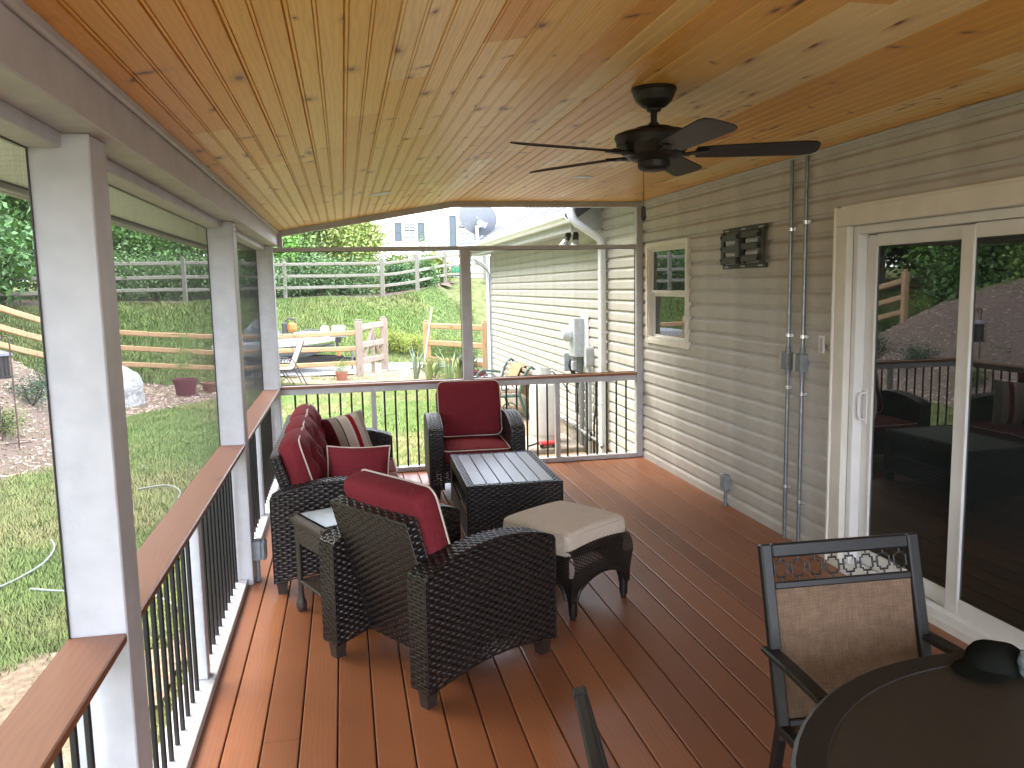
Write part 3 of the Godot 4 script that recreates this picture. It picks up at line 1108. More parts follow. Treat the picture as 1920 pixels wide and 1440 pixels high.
		boxed(door, "pane", Vector3(dx + 0.008, 1.045, c), Vector3(0.004, 1.80, l - 0.17), M.glass, 0.0)
	var hd := MB.new()
	hd.box(Vector3(0.064, 1.01, -4.222), Vector3(0.008, 0.21, 0.036), 0.003)
	hd.tube([Vector3(0.062, 0.93, -4.222), Vector3(0.03, 0.935, -4.222), Vector3(0.022, 0.97, -4.222), Vector3(0.022, 1.05, -4.222), Vector3(0.03, 1.085, -4.222), Vector3(0.062, 1.09, -4.222)], 0.009, 8)
	put(door, "handle", hd, M.frame_white)
	# main eave beyond the porch: soffit, gutter, roof
	var sf := MB.new()
	sf.prism(PackedVector2Array([Vector2(-0.385, 2.355), Vector2(0.01, 2.385), Vector2(0.01, 2.40), Vector2(-0.385, 2.37)]), -16.42, -9.0)
	put(house, "soffit", sf, M.white)
	boxed(house, "soffit_trim", Vector3(-0.012, 2.368, -12.55), Vector3(0.03, 0.03, 7.1), M.white)
	boxed(house, "fascia", Vector3(-0.375, 2.45, -12.7), Vector3(0.024, 0.20, 7.42), M.white)
	var eb := MB.new()
	eb.box(Vector3(-0.175, 2.50, -8.985), Vector3(0.37, 0.28, 0.02), 0.002)
	eb.box(Vector3(-0.205, 2.625, -8.42), Vector3(0.44, 0.03, 1.10), 0.002)
	put(house, "eave_end", eb, M.white)
	var gt := MB.new()
	var gp: Array[Vector2] = [Vector2(-0.387, 2.445), Vector2(-0.46, 2.445), Vector2(-0.472, 2.47), Vector2(-0.50, 2.50), Vector2(-0.512, 2.555), Vector2(-0.50, 2.556), Vector2(-0.488, 2.505), Vector2(-0.465, 2.478), Vector2(-0.387, 2.452)]
	gt.prism(PackedVector2Array(gp), -16.42, -8.86)
	put(house, "gutter", gt, M.white_paint)
	var slope := 0.64
	var ang := atan(slope)
	var roof := MB.new()
	roof.prism(PackedVector2Array([Vector2(-0.44, 2.535), Vector2(3.0, 2.535 + 3.44 * slope), Vector2(6.44, 2.535), Vector2(6.44, 2.50), Vector2(3.0, 2.50 + 3.44 * slope - 0.02), Vector2(-0.38, 2.46)]), -16.46, -8.95)
	var rf := put(house, "roof", roof, M.shingle[2])
	var rk := MB.new()
	rk.bar(Vector3(-0.44, 2.50, -16.47), Vector3(3.0, 2.50 + 3.44 * slope, -16.47), 0.03, 0.10, 0.003)
	put(house, "rake_board", rk, M.white)
	var tabs := []
	for k in 3:
		var sm := MB.new()
		sm.box(Vector3(0.085, 0.004, 0), Vector3(0.17, 0.011, [0.325, 0.24, 0.29][k]), 0.003)
		tabs.append(sm.mesh())
	rng.seed = 9
	for r in 11:
		var z := -16.45 + rng.randf() * 0.2
		while z < -9.1:
			var k := rng.randi_range(0, 2)
			var l: float = [0.33, 0.245, 0.295][k]
			var o := put(rf, "shingle", tabs[k], M.shingle[rng.randi_range(0, 2)])
			var s := -0.02 + r * 0.135
			o.transform = Transform3D(Basis(Vector3(0, 0, 1), ang - 0.05), Vector3(-0.44 + s * cos(ang), 2.541 + s * sin(ang) + 0.004, z + l / 2))
			z += l
	var gab := MB.new()
	gab.prism(PackedVector2Array([Vector2(0.02, 2.4), Vector2(3.0, 2.4 + 2.9 * slope), Vector2(6.0, 2.4)]), -16.12, -16.0)
	gab.box(Vector3(3.0, 1.1, -16.07), Vector3(6.0, 2.65, 0.1))
	put(house, "gable_wall", gab, M.vinyl)
	# downspouts: near one with its two elbows, far one at the corner
	var ds := MB.new()
	ds.box(Vector3(-0.075, 0.91, -8.82), Vector3(0.07, 2.5, 0.10), 0.012)
	var pts := [Vector3(-0.44, 2.70, -8.82), Vector3(-0.44, 2.56, -8.82), Vector3(-0.425, 2.49, -8.82), Vector3(-0.375, 2.435, -8.82), Vector3(-0.13, 2.28, -8.82), Vector3(-0.092, 2.24, -8.82), Vector3(-0.075, 2.18, -8.82), Vector3(-0.075, 2.10, -8.82)]
	ds.tube(pts, 0.044, 12)
	for i in 8:
		var q := float(i) / 7.0
		var a := Vector3(-0.44, 2.58, -8.82).lerp(Vector3(-0.36, 2.42, -8.82), q) + Vector3(-0.012 * sin(q * PI), -0.01 * sin(q * PI), 0)
		ds.tube([a, a + Vector3(0.004 + 0.004 * q, -0.012 + 0.004 * q, 0)], 0.047, 12)
	for y in [0.4, 1.2, 1.9]:
		ds.box(Vector3(-0.075, y, -8.82), Vector3(0.074, 0.025, 0.104), 0.004)
	put(house, "downspout", ds, M.white_paint)
	var d2 := MB.new()
	d2.tube([Vector3(-0.44, 2.46, -16.32), Vector3(-0.44, 2.36, -16.32), Vector3(-0.38, 2.29, -16.30), Vector3(-0.16, 2.17, -16.26), Vector3(-0.075, 2.08, -16.24), Vector3(-0.06, 1.98, -16.24)], 0.045, 10)
	d2.box(Vector3(-0.06, 0.83, -16.24), Vector3(0.07, 2.36, 0.09), 0.01)
	put(house, "downspout", d2, M.white_paint)


func weather_box(o: Node3D, z: float, y: float, side: float) -> void:
	boxed(o, "box", Vector3(-0.03, y, z), Vector3(0.058, 0.118, 0.074), M.grey_box, 0.006)
	boxed(o, "cover", Vector3(-0.034, y, z + side * 0.057), Vector3(0.045, 0.125, 0.034), M.pale_grey, 0.01)
	var hg := MB.new()
	for s in [-1.0, 1.0]:
		hg.tube([Vector3(-0.05, y + s * 0.05, z + side * 0.030), Vector3(-0.05, y + s * 0.035, z + side * 0.030)], 0.006, 6)
	put(o, "hinge", hg, M.steel)


func build_wall_fittings() -> void:
	var x := WALL_X
	# two conduits with boxes and straps
	for k in 2:
		var z: float = [-4.925, -4.752][k]
		var o := thing("conduit", ["left one of two grey conduits running up the siding", "right one of two grey conduits on the siding, nearer the door"][k], "conduit", Vector3(x, 0, 0), 0, "conduits on the house wall")
		var mb := MB.new()
		mb.tube([Vector3(-0.028, 0.0, z), Vector3(-0.028, 1.16, z)], 0.0125, 12)
		mb.tube([Vector3(-0.028, 1.28, z), Vector3(-0.028, 2.53, z)], 0.0125, 12)
		put(o, "pipe", mb, M.steel)
		var fit := MB.new()
		for y in [1.145, 1.30]:
			fit.tube([Vector3(-0.028, y - 0.02, z), Vector3(-0.028, y + 0.02, z)], 0.018, 10)
		put(o, "coupling", fit, M.grey_box)
		for y in ([2.086, 1.393, 1.045, 0.366] if k == 0 else [2.12, 1.392, 1.02, 0.30]):
			var st := MB.new()
			st.tube([Vector3(-0.028, y - 0.011, z), Vector3(-0.028, y + 0.011, z)], 0.0155, 12)
			st.box(Vector3(-0.016, y, z + 0.03), Vector3(0.004, 0.02, 0.034), 0.001)
			st.tube([Vector3(-0.018, y, z + 0.036), Vector3(-0.023, y, z + 0.036)], 0.006, 6)
			put(o, "strap", st, M.chrome)
		weather_box(o, z, 1.222, -1.0)
	# low outlet on the siding
	var lo := thing("outlet_box", "grey weatherproof outlet box low on the siding above the deck", "outlet", Vector3(x, 0, -5.80))
	weather_box(lo, 0.0, 0.185, -1.0)
	var stub := MB.new()
	stub.tube([Vector3(-0.03, 0.0, 0.0), Vector3(-0.03, 0.13, 0.0)], 0.014, 10)
	stub.tube([Vector3(-0.03, 0.0, 0.0), Vector3(-0.03, 0.012, 0.0)], 0.025, 10)
	put(lo, "conduit_stub", stub, M.steel)
	# outlet on the middle post
	var po := thing("outlet_box", "grey weatherproof outlet box standing at the foot of the middle porch post", "outlet", Vector3(-0.606, 0, -4.99))
	boxed(po, "box", Vector3(0.030, 0.195, 0.0), Vector3(0.056, 0.12, 0.075), M.grey_box, 0.006)
	boxed(po, "cover", Vector3(0.072, 0.195, 0.0), Vector3(0.03, 0.122, 0.082), M.grey_box, 0.012)
	var ps := MB.new()
	ps.tube([Vector3(0.03, 0.0, 0.0), Vector3(0.03, 0.14, 0.0)], 0.014, 10)
	put(po, "conduit_stub", ps, M.grey_box)
	# bell push plate by the door
	var sw := thing("door_chime_plate", "small white switch plate on the siding left of the sliding door", "switch", Vector3(x, 1.355, -4.57))
	boxed(sw, "plate", Vector3(-0.006, 0, 0), Vector3(0.012, 0.112, 0.062), M.frame_white, 0.004)
	boxed(sw, "button", Vector3(-0.014, -0.005, 0.004), Vector3(0.006, 0.085, 0.026), M.white, 0.002)
	# television bracket folded on the wall
	var tv := thing("wall_bracket", "dark folded television wall bracket on the siding right of the window", "bracket", Vector3(x - 0.01, 2.0, -5.57))
	for s in [-1.0, 1.0]:
		var r := MB.new()
		r.box(Vector3(-0.012, s * 0.135, 0.0), Vector3(0.016, 0.032, 0.66), 0.003)
		put(tv, "rail", r, M.dark_grey)
		for k in 5:
			boxed(tv, "slot", Vector3(-0.0215, s * 0.135, -0.26 + k * 0.13), Vector3(0.003, 0.010, 0.06), M.pale_grey if k % 2 == 0 else M.black, 0.001)
		boxed(tv, "upright", Vector3(-0.03, 0, s * 0.30), Vector3(0.02, 0.24, 0.05), M.dark_grey, 0.003)
		boxed(tv, "upright", Vector3(-0.032, 0, s * 0.03), Vector3(0.022, 0.235, 0.035), M.black, 0.003)
		for y in [-0.085, 0.0, 0.085]:
			boxed(tv, "arm", Vector3(-0.050, y + 0.006 * s, s * 0.16), Vector3(0.022, 0.046, 0.25), M.dark_grey, 0.004)
		for y in [-0.045, 0.045]:
			boxed(tv, "link", Vector3(-0.036, y, s * 0.155), Vector3(0.012, 0.028, 0.17), M.pale_grey, 0.003)
		var pv := MB.new()
		for y in [-0.085, 0.0, 0.085]:
			pv.tube([Vector3(-0.035, y, s * 0.275), Vector3(-0.066, y, s * 0.275)], 0.012, 8)
		put(tv, "pivot", pv, M.black)
	boxed(tv, "hub", Vector3(-0.056, 0, 0), Vector3(0.03, 0.13, 0.06), M.dark_grey, 0.004)
	# recessed lights in the ceiling
	for k in 2:
		var l := thing("recessed_light", ["round white recessed ceiling light on the sloping side of the ceiling", "round white recessed ceiling light on the flat side behind the fan"][k], "light", [Vector3(0.288, ceiling_y(0.288), -5.95), Vector3(1.781, 2.55, -5.964)][k], 0, "recessed ceiling lights")
		l.rotation.z = atan(0.168) if k == 0 else 0.0
		var ring := MB.new()
		ring.lathe([Vector2(0.082, -0.001), Vector2(0.080, -0.006), Vector2(0.066, -0.008), Vector2(0.060, -0.003)], 28)
		put(l, "ring", ring, M.white_paint)
		var lens := MB.new()
		lens.lathe([Vector2(0.062, -0.004), Vector2(0.03, -0.006), Vector2(0.0005, -0.0065)], 24)
		put(l, "lens", lens, M.white_paint)


func build_fan() -> void:
	var o := thing("ceiling_fan", "dark bronze ceiling fan with five blades hanging from the plank ceiling", "fan", Vector3(1.29, 2.55, -3.27))
	var c := MB.new()
	c.lathe([Vector2(0.092, 0.0), Vector2(0.093, -0.012), Vector2(0.088, -0.016), Vector2(0.086, -0.026), Vector2(0.074, -0.052), Vector2(0.052, -0.072), Vector2(0.03, -0.082), Vector2(0.028, -0.092), Vector2(0.018, -0.094)], 32)
	put(o, "canopy", c, M.bronze)
	var rod := MB.new()
	rod.tube([Vector3(0, -0.09, 0), Vector3(0, -0.20, 0)], 0.0135, 14)
	rod.lathe([Vector2(0.014, -0.135), Vector2(0.022, -0.14), Vector2(0.024, -0.17), Vector2(0.03, -0.175), Vector2(0.03, -0.19)], 16)
	put(o, "downrod", rod, M.bronze)
	var m := MB.new()
	m.lathe([Vector2(0.03, -0.152), Vector2(0.075, -0.158), Vector2(0.085, -0.166), Vector2(0.135, -0.176), Vector2(0.160, -0.186), Vector2(0.164, -0.196), Vector2(0.160, -0.203), Vector2(0.150, -0.232), Vector2(0.122, -0.268), Vector2(0.090, -0.288), Vector2(0.058, -0.296), Vector2(0.056, -0.310)], 40)
	for k in 16:
		var a := TAU * k / 16.0
		for j in 2:
			var aa := a + (j - 0.5) * 0.09
			m.tube([Vector3(cos(aa) * 0.150, -0.226, sin(aa) * 0.150), Vector3(cos(aa) * 0.153, -0.228, sin(aa) * 0.153)], 0.0055, 6)
	put(o, "motor_housing", m, M.bronze)
	var s := MB.new()
	s.lathe([Vector2(0.056, -0.258), Vector2(0.078, -0.262), Vector2(0.082, -0.272), Vector2(0.076, -0.280), Vector2(0.068, -0.284), Vector2(0.066, -0.318), Vector2(0.056, -0.328), Vector2(0.040, -0.333), Vector2(0.001, -0.335)], 28)
	put(o, "switch_housing", s, M.bronze)
	for k in 5:
		var a := deg_to_rad(19.0 + 72.0 * k)
		var b := Node3D.new()
		b.name = "blade"
		o.add_child(b, true)
		b.rotation.y = -a
		b.position.y = -0.262
		var iron := MB.new()
		iron.bar(Vector3(0.06, -0.008, 0), Vector3(0.15, -0.008, 0), 0.05, 0.012, 0.004)
		iron.bar(Vector3(0.13, -0.006, 0.012), Vector3(0.225, 0.0, 0.022), 0.03, 0.008, 0.003)
		iron.bar(Vector3(0.13, -0.006, -0.012), Vector3(0.225, 0.0, -0.022), 0.03, 0.008, 0.003)
		put(b, "blade_iron", iron, M.bronze)
		var out := PackedVector2Array([Vector2(0.175, -0.052), Vector2(0.165, 0.0), Vector2(0.175, 0.052), Vector2(0.30, 0.062), Vector2(0.60, 0.070), Vector2(0.64, 0.062), Vector2(0.658, 0.04), Vector2(0.662, 0.0), Vector2(0.658, -0.04), Vector2(0.64, -0.062), Vector2(0.60, -0.070), Vector2(0.30, -0.062)])
		var bl := MB.new()
		bl.prism(out, -0.003, 0.003, Transform3D(Basis(Vector3(1, 0, 0), PI / 2 + deg_to_rad(-13)), Vector3.ZERO))
		put(b, "vane", bl, M.bronze)
	var ch := MB.new()
	ch.tube([Vector3(-0.045, -0.30, 0.0), Vector3(-0.045, -0.475, 0.0)], 0.0016, 5)
	ch.lathe([Vector2(0.001, 0.0), Vector2(0.009, -0.006), Vector2(0.011, -0.05), Vector2(0.007, -0.058), Vector2(0.001, -0.06)], 10, Transform3D(Basis(), Vector3(-0.045, -0.475, 0)))
	ch.tube([Vector3(-0.045, -0.302, 0), Vector3(-0.06, -0.305, 0)], 0.006, 6)
	put(o, "pull_chain", ch, M.bronze)


# ---------------------------------------------------------------- wicker seats
# one arm: a wrapped box following the outline in (z, y), from x0 to x1, front at -depth / 2
func arm_top(q: float) -> float:
	# q runs 0 (back) to 1 (front)
	return 0.575 + 0.078 * pow(sin(PI * clampf(q, 0.0, 1.0)), 0.75)


func arm_bottom(q: float) -> float:
	return 0.078 + 0.05 * sin(PI * clampf(q, 0.0, 1.0))


func make_arm(x0: float, x1: float, dp: float) -> MB:
	var mb := MB.new()
	var keep := func(u: float, v: float) -> bool:
		var q := u / dp
		return v + 0.06 < arm_top(q) - 0.002 and v + 0.06 > arm_bottom(q)
	weave(mb, flat_panel(Vector3(x1, 0.06, dp / 2), Vector3(0, 0, -1), Vector3(0, 1, 0), Vector3(1, 0, 0)), dp, 0.61, keep)
	weave(mb, flat_panel(Vector3(x0, 0.06, dp / 2), Vector3(0, 0, -1), Vector3(0, 1, 0), Vector3(-1, 0, 0)), dp, 0.61, keep)
	# band round front, top and back
	var pts: Array[Vector2] = []
	for i in 10:
		pts.append(Vector2(-dp / 2, lerpf(arm_bottom(1.0), 0.565, i / 9.0)))
	for i in range(30, -1, -1):
		var q := i / 30.0
		pts.append(Vector2(lerpf(dp / 2 - 0.006, -dp / 2 + 0.006, q), arm_top(q) + 0.002))
	for i in 10:
		pts.append(Vector2(dp / 2, lerpf(0.565, arm_bottom(0.0), i / 9.0)))
	var run: Array[float] = [0.0]
	for i in range(1, pts.size()):
		run.append(run[i - 1] + pts[i].distance_to(pts[i - 1]))
	var total: float = run[-1]
	var f := func(u: float, v: float) -> Transform3D:
		var i := 1
		while i < run.size() - 1 and run[i] < v:
			i += 1
		var k := clampf((v - run[i - 1]) / maxf(run[i] - run[i - 1], 0.0001), 0, 1)
		var p := pts[i - 1].lerp(pts[i], k)
		var e := (pts[i] - pts[i - 1]).normalized()
		return Transform3D(Basis(Vector3(1, 0, 0), Vector3(0, e.x, -e.y), Vector3(0, e.y, e.x)), Vector3(x0 + u, p.y, p.x))
	weave(mb, f, x1 - x0, total, all_of, 0.030, 0.0165, 0.0042)
	# cords along the edges
	for x in [x0, x1]:
		var cord := []
		for p in pts:
			cord.append(Vector3(x, p.y, p.x))
		mb.tube(cord, 0.0045, 5)
		var low := []
		for i in 11:
			low.append(Vector3(x, arm_bottom(i / 10.0), lerpf(dp / 2, -dp / 2, i / 10.0)))
		mb.tube(low, 0.0045, 5)
	return mb


# a seat w wide (x) with n places; front faces -z
func wicker_seat(o: Node3D, w: float, dp: float, places: int, tufted: bool) -> void:
	var at := 0.115
	var iw := w - 2 * at
	for s in [-1.0, 1.0]:
		var x0: float = -w / 2 if s < 0 else w / 2 - at
		(put(o, "armrest", make_arm(x0, x0 + at, dp), M.wicker))
	# reclined back, woven on both faces, with a woven top
	var b0 := Vector3(0, 0.10, dp / 2 - 0.20)
	var b1 := Vector3(0, 0.785, dp / 2 + 0.0)
	var up := (b1 - b0).normalized()
	var bl := b0.distance_to(b1)
	var nb := Vector3(0, -up.z, up.y)
	var th := 0.055
	var bk := MB.new()
	weave(bk, flat_panel(Vector3(iw / 2, b0.y, b0.z), Vector3(-1, 0, 0), up, nb), iw, bl, all_of)
	weave(bk, flat_panel(Vector3(-iw / 2, b0.y, b0.z) - nb * th, Vector3(1, 0, 0), up, -nb), iw, bl, func(_u: float, v: float) -> bool: return v > 0.25)
	weave(bk, flat_panel(Vector3(-iw / 2, b1.y, b1.z) - nb * th, Vector3(1, 0, 0), nb, up), iw, th, all_of, 0.030, 0.0165, 0.0042)
	for s in [-1.0, 1.0]:
		weave(bk, flat_panel(Vector3(s * iw / 2, b0.y, b0.z) - nb * th, nb, up, Vector3(s, 0, 0)), th, bl, all_of, 0.030, 0.0165, 0.0042)
	for q in [0.0, th]:
		bk.tube([Vector3(-iw / 2, b0.y, b0.z) - nb * q, Vector3(-iw / 2, b1.y, b1.z) - nb * q, Vector3(iw / 2, b1.y, b1.z) - nb * q, Vector3(iw / 2, b0.y, b0.z) - nb * q], 0.0045, 5)
	(put(o, "backrest", bk, M.wicker))
	# seat box: woven apron and a dark deck
	var sb := MB.new()
	weave(sb, flat_panel(Vector3(iw / 2, 0.13, -dp / 2 + 0.02), Vector3(-1, 0, 0), Vector3(0, 1, 0), Vector3(0, 0, -1)), iw, 0.16, all_of)
	sb.box(Vector3(0, 0.28, -0.08), Vector3(iw - 0.004, 0.016, dp - 0.20), 0.003)
	(put(o, "seat_base", sb, M.wicker))
	for sx in [-1.0, 1.0]:
		for sz in [-1.0, 1.0]:
			var lg := MB.new()
			var p: Vector3 = Vector3(sx * (w / 2 - 0.055), 0, sz * (dp / 2 - 0.04))
			for k in 4:
				var r := Basis(Vector3.UP, PI / 2 * k)
				lg.quad(p + r * Vector3(-0.024, 0, 0.024), p + r * Vector3(0.024, 0, 0.024), p + r * Vector3(0.033, 0.10, 0.033), p + r * Vector3(-0.033, 0.10, 0.033), r * Vector3(0, -0.09, 1).normalized())
			lg.box(p + Vector3(0, 0.003, 0), Vector3(0.046, 0.005, 0.046))
			put(o, "leg", lg, M.leg_wood)
	# cushions
	var cw := iw / places
	var rec := atan2(up.z, up.y)
	for k in places:
		var cx := -iw / 2 + cw * (k + 0.5)
		var sc := cushion(cw - 0.008, 0.125, dp - 0.16, 0.038, 0.022, [])
		var so := put(o, "seat_cushion", sc, M.red, Vector3(cx, 0.288 + 0.0625, -0.085))
		var wl := MB.new()
		for y in [0.045]:
			wl.add(welt(cw - 0.008, 0.125, dp - 0.16, 0.038, y + 0.006))
		put(so, "piping", wl, M.piping)
		var bh := 0.46 if tufted else 0.495
		var bc := cushion(cw - 0.01, 0.135, bh, 0.045, 0.075 if tufted else 0.028, [Vector2(-cw * 0.2, -0.07), Vector2(cw * 0.2, -0.07), Vector2(-cw * 0.2, 0.09), Vector2(cw * 0.2, 0.09)] if tufted else [], 0.03 if tufted else 0.01)
		var bo := put(o, "back_cushion", bc, M.red)
		# lean it on the back: its flat side on the inner face of the backrest
		var fr := Transform3D(Basis(Vector3(-1, 0, 0), -nb, up), Vector3.ZERO)
		var along := (0.385 - b0.y) / up.y + bh / 2.0
		fr.origin = b0 + up * along - nb * (th + 0.078)
		fr.origin.x = cx
		bo.transform = fr
		var bw := MB.new()
		for y in [0.052]:
			bw.add(welt(cw - 0.01, 0.135, bh, 0.045, y))
		put(bo, "piping", bw, M.piping)
		if tufted:
			var bt := MB.new()
			for e in [Vector2(-cw * 0.2, -0.07), Vector2(cw * 0.2, -0.07), Vector2(-cw * 0.2, 0.09), Vector2(cw * 0.2, 0.09)]:
				bt.lathe([Vector2(0.012, 0.0), Vector2(0.009, 0.005), Vector2(0.001, 0.007)], 10, Transform3D(Basis(), Vector3(e.x, 0.078, e.y)))
			put(bo, "button", bt, M.red)


func build_seating() -> void:
	var ch := thing("armchair", "dark wicker armchair in front seen from behind, one red back cushion", "armchair", Vector3(0.386, 0, -3.73), deg_to_rad(-57), "wicker armchairs")
	wicker_seat(ch, 0.80, 0.78, 1, false)
	var far := ch.duplicate()
	far.name = "armchair"
	add_child(far, true)
	tag(far, "dark wicker armchair against the far railing, facing the camera behind the coffee table", "armchair", "wicker armchairs")
	far.position = Vector3(1.063, 0, -6.965)
	far.rotation.y = PI - deg_to_rad(2.5)
	var sofa := thing("sofa", "dark wicker three-seat sofa with tufted red cushions along the left railing", "sofa", Vector3(-0.06, 0, -5.64), -PI / 2)
	wicker_seat(sofa, 1.90, 0.79, 3, true)
	# scatter pillows
	var p1 := thing("throw_pillow", "plain dark red throw pillow with pale piping on the near end of the sofa", "pillow", Vector3(0.045, 0.415 + 0.185, -5.02), 0, "throw pillows on the sofa")
	put(p1, "cover", pillow(0.39, 0.39, 0.16), M.red)
	put(p1, "piping", pillow_edge(0.39, 0.39, 0.0055), M.piping)
	p1.basis = Basis(Vector3.UP, deg_to_rad(-4)) * Basis(Vector3.RIGHT, deg_to_rad(-24)) * Basis(Vector3.BACK, deg_to_rad(-2))
	var p2 := thing("throw_pillow", "striped red, grey and cream throw pillow at the far end of the sofa", "pillow", Vector3(-0.02, 0.42 + 0.185, -6.20), 0, "throw pillows on the sofa")
	var st := cloth(31, Color(0.60, 0.53, 0.47), 3, 0.06)
	st.uv1_triplanar = false
	st.uv1_scale = Vector3(1, 1, 1)
	var im := Image.create(512, 64, false, Image.FORMAT_RGB8)
	var stripes := [[0.0, 0.25, Color(0.30, 0.075, 0.10)], [0.25, 0.40, Color(0.58, 0.53, 0.48)], [0.40, 0.42, Color(0.16, 0.14, 0.13)], [0.42, 0.57, Color(0.76, 0.71, 0.66)], [0.57, 0.62, Color(0.82, 0.77, 0.72)], [0.62, 0.72, Color(0.55, 0.10, 0.14)], [0.72, 0.86, Color(0.76, 0.71, 0.66)], [0.86, 1.01, Color(0.64, 0.59, 0.54)]]
	var nz := noise(55, 0.3, 1)
	for x in 512:
		for s in stripes:
			if x / 512.0 >= s[0] and x / 512.0 < s[1]:
				for y in 64:
					var k := 1.0 + 0.12 * nz.get_noise_2d(x * 2.0, y * 2.0) - 0.05 * ((x + y) % 2)
					im.set_pixel(x, y, Color(s[2].r * k, s[2].g * k, s[2].b * k))
	st.albedo_texture = tex(im)
	put(p2, "cover", pillow(0.41, 0.43, 0.17), st)
	put(p2, "piping", pillow_edge(0.41, 0.43, 0.0055), M.piping)
	p2.basis = Basis(Vector3.UP, deg_to_rad(28)) * Basis(Vector3.RIGHT, deg_to_rad(-24)) * Basis(Vector3.BACK, deg_to_rad(5))


func build_tables() -> void:
	# coffee table: woven box with a slatted top and an open shelf on its long sides
	var w := 0.64
	var l := 1.05
	var h := 0.45
	var o := thing("coffee_table", "dark wicker coffee table with a grey slatted top", "table", Vector3(1.078, 0, -5.672), deg_to_rad(-1.5))
	var mb := MB.new()
	for s in [-1.0, 1.0]:
		var out := Vector3(0, 0, s)
		mb = MB.new()
		weave(mb, flat_panel(Vector3(-s * w / 2, 0.09, s * l / 2), Vector3(s, 0, 0), Vector3(0, 1, 0), out), w, h - 0.09, all_of)
		put(o, "end_panel", mb, M.wicker)
	for s in [-1.0, 1.0]:
		var sd := MB.new()
		var out := Vector3(s, 0, 0)
		weave(sd, flat_panel(Vector3(s * w / 2, h - 0.075, s * l / 2), Vector3(0, 0, -s), Vector3(0, 1, 0), out), l, 0.075, all_of)
		weave(sd, flat_panel(Vector3(s * w / 2, 0.09, s * l / 2), Vector3(0, 0, -s), Vector3(0, 1, 0), out), l, 0.15, all_of)
		for q in [0.0, l - 0.07]:
			weave(sd, flat_panel(Vector3(s * w / 2, 0.24, s * (l / 2 - q)), Vector3(0, 0, -s), Vector3(0, 1, 0), out), 0.07, 0.135, all_of)
		put(o, "side_panel", sd, M.wicker)
	var sh := MB.new()
	sh.box(Vector3(0, 0.235, 0), Vector3(w - 0.03, 0.014, l - 0.03), 0.003)
	put(o, "shelf", sh, M.wicker)
	var rim := MB.new()
	var rw := 0.045
	for s in [-1.0, 1.0]:
		weave(rim, flat_panel(Vector3(-w / 2, h, s * (l / 2 - rw / 2) - rw / 2), Vector3(1, 0, 0), Vector3(0, 0, 1), Vector3.UP), w, rw, all_of, 0.030, 0.0165, 0.0042)
		weave(rim, flat_panel(Vector3(s * (w / 2 - rw / 2) - rw / 2, h, l / 2), Vector3(0, 0, -1), Vector3(1, 0, 0), Vector3.UP), l, rw, all_of, 0.030, 0.0165, 0.0042)
	for y in [h, 0.09]:
		rim.tube([Vector3(-w / 2, y, -l / 2), Vector3(w / 2, y, -l / 2), Vector3(w / 2, y, l / 2), Vector3(-w / 2, y, l / 2)], 0.006, 6, true)
	for sx in [-1.0, 1.0]:
		for sz in [-1.0, 1.0]:
			rim.tube([Vector3(sx * w / 2, 0.09, sz * l / 2), Vector3(sx * w / 2, h, sz * l / 2)], 0.006, 6)
	put(o, "rim", rim, M.wicker)
	var n := 6
	var sw := (w - 2 * rw) / n
	for i in n:
		var sl := MB.new()
		sl.box(Vector3(-w / 2 + rw + sw * (i + 0.5), h - 0.004, 0), Vector3(sw - 0.005, 0.016, l - 2 * rw - 0.004), 0.003)
		put(o, "slat", sl, M.slat)
	for sx in [-1.0, 1.0]:
		for sz in [-1.0, 1.0]:
			boxed(o, "leg", Vector3(sx * (w / 2 - 0.035), 0.05, sz * (l / 2 - 0.035)), Vector3(0.05, 0.10, 0.05), M.leg_wood, 0.005)
	# side table with a glass top on turned-foot legs
	var t := thing("side_table", "small brown wicker side table with a pebbled glass top between sofa and near armchair", "table", Vector3(-0.055, 0, -4.36), deg_to_rad(25))
	var tw := 0.42
	var rm := MB.new()
	for k in 4:
		var r := Basis(Vector3.UP, PI / 2 * k)
		weave(rm, func(u: float, v: float) -> Transform3D:
			var a := v / 0.03
			return Transform3D(r * Basis(Vector3(1, 0, 0), Vector3(0, cos(a), sin(a)), Vector3(0, -sin(a), cos(a))), r * Vector3(-tw / 2 + u, 0.515 + 0.03 * cos(a), tw / 2 - 0.03 + 0.03 * sin(a))), tw, 0.085, all_of, 0.012, 0.006, 0.0014)
		weave(rm, flat_panel(r * Vector3(-tw / 2 + 0.03, 0.40, tw / 2 - 0.012), r * Vector3(1, 0, 0), Vector3.UP, r * Vector3(0, 0, 1)), tw - 0.06, 0.095, all_of, 0.016, 0.008, 0.0022)
	put(t, "rim", rm, M.wicker_old)
	var gl := MB.new()
	gl.box(Vector3(0, 0.548, 0), Vector3(tw - 0.09, 0.006, tw - 0.09), 0.002)
	var gm := rough_up(mat(0.34, 0.39, 0.41, 0.06, 0.0, 0.9), null, bumpy(120, 256, 0.09, 5.0), 6.0, 0.45)
	put(t, "glass_top", gl, gm)
	for sx in [-1.0, 1.0]:
		for sz in [-1.0, 1.0]:
			var lg := MB.new()
			var p: Vector3 = Vector3(sx * (tw / 2 - 0.03), 0, sz * (tw / 2 - 0.03))
			lg.lathe([Vector2(0.001, 0.0), Vector2(0.022, 0.004), Vector2(0.029, 0.025), Vector2(0.028, 0.05), Vector2(0.020, 0.068), Vector2(0.015, 0.10), Vector2(0.0145, 0.41)], 14, Transform3D(Basis(), p))
			put(t, "leg", lg, M.wicker_old)
	var shf := MB.new()
	for k in 4:
		var r := Basis(Vector3.UP, PI / 2 * k)
		shf.tube([r * Vector3(-tw / 2 + 0.03, 0.17, tw / 2 - 0.03), r * Vector3(tw / 2 - 0.03, 0.17, tw / 2 - 0.03)], 0.010, 8)
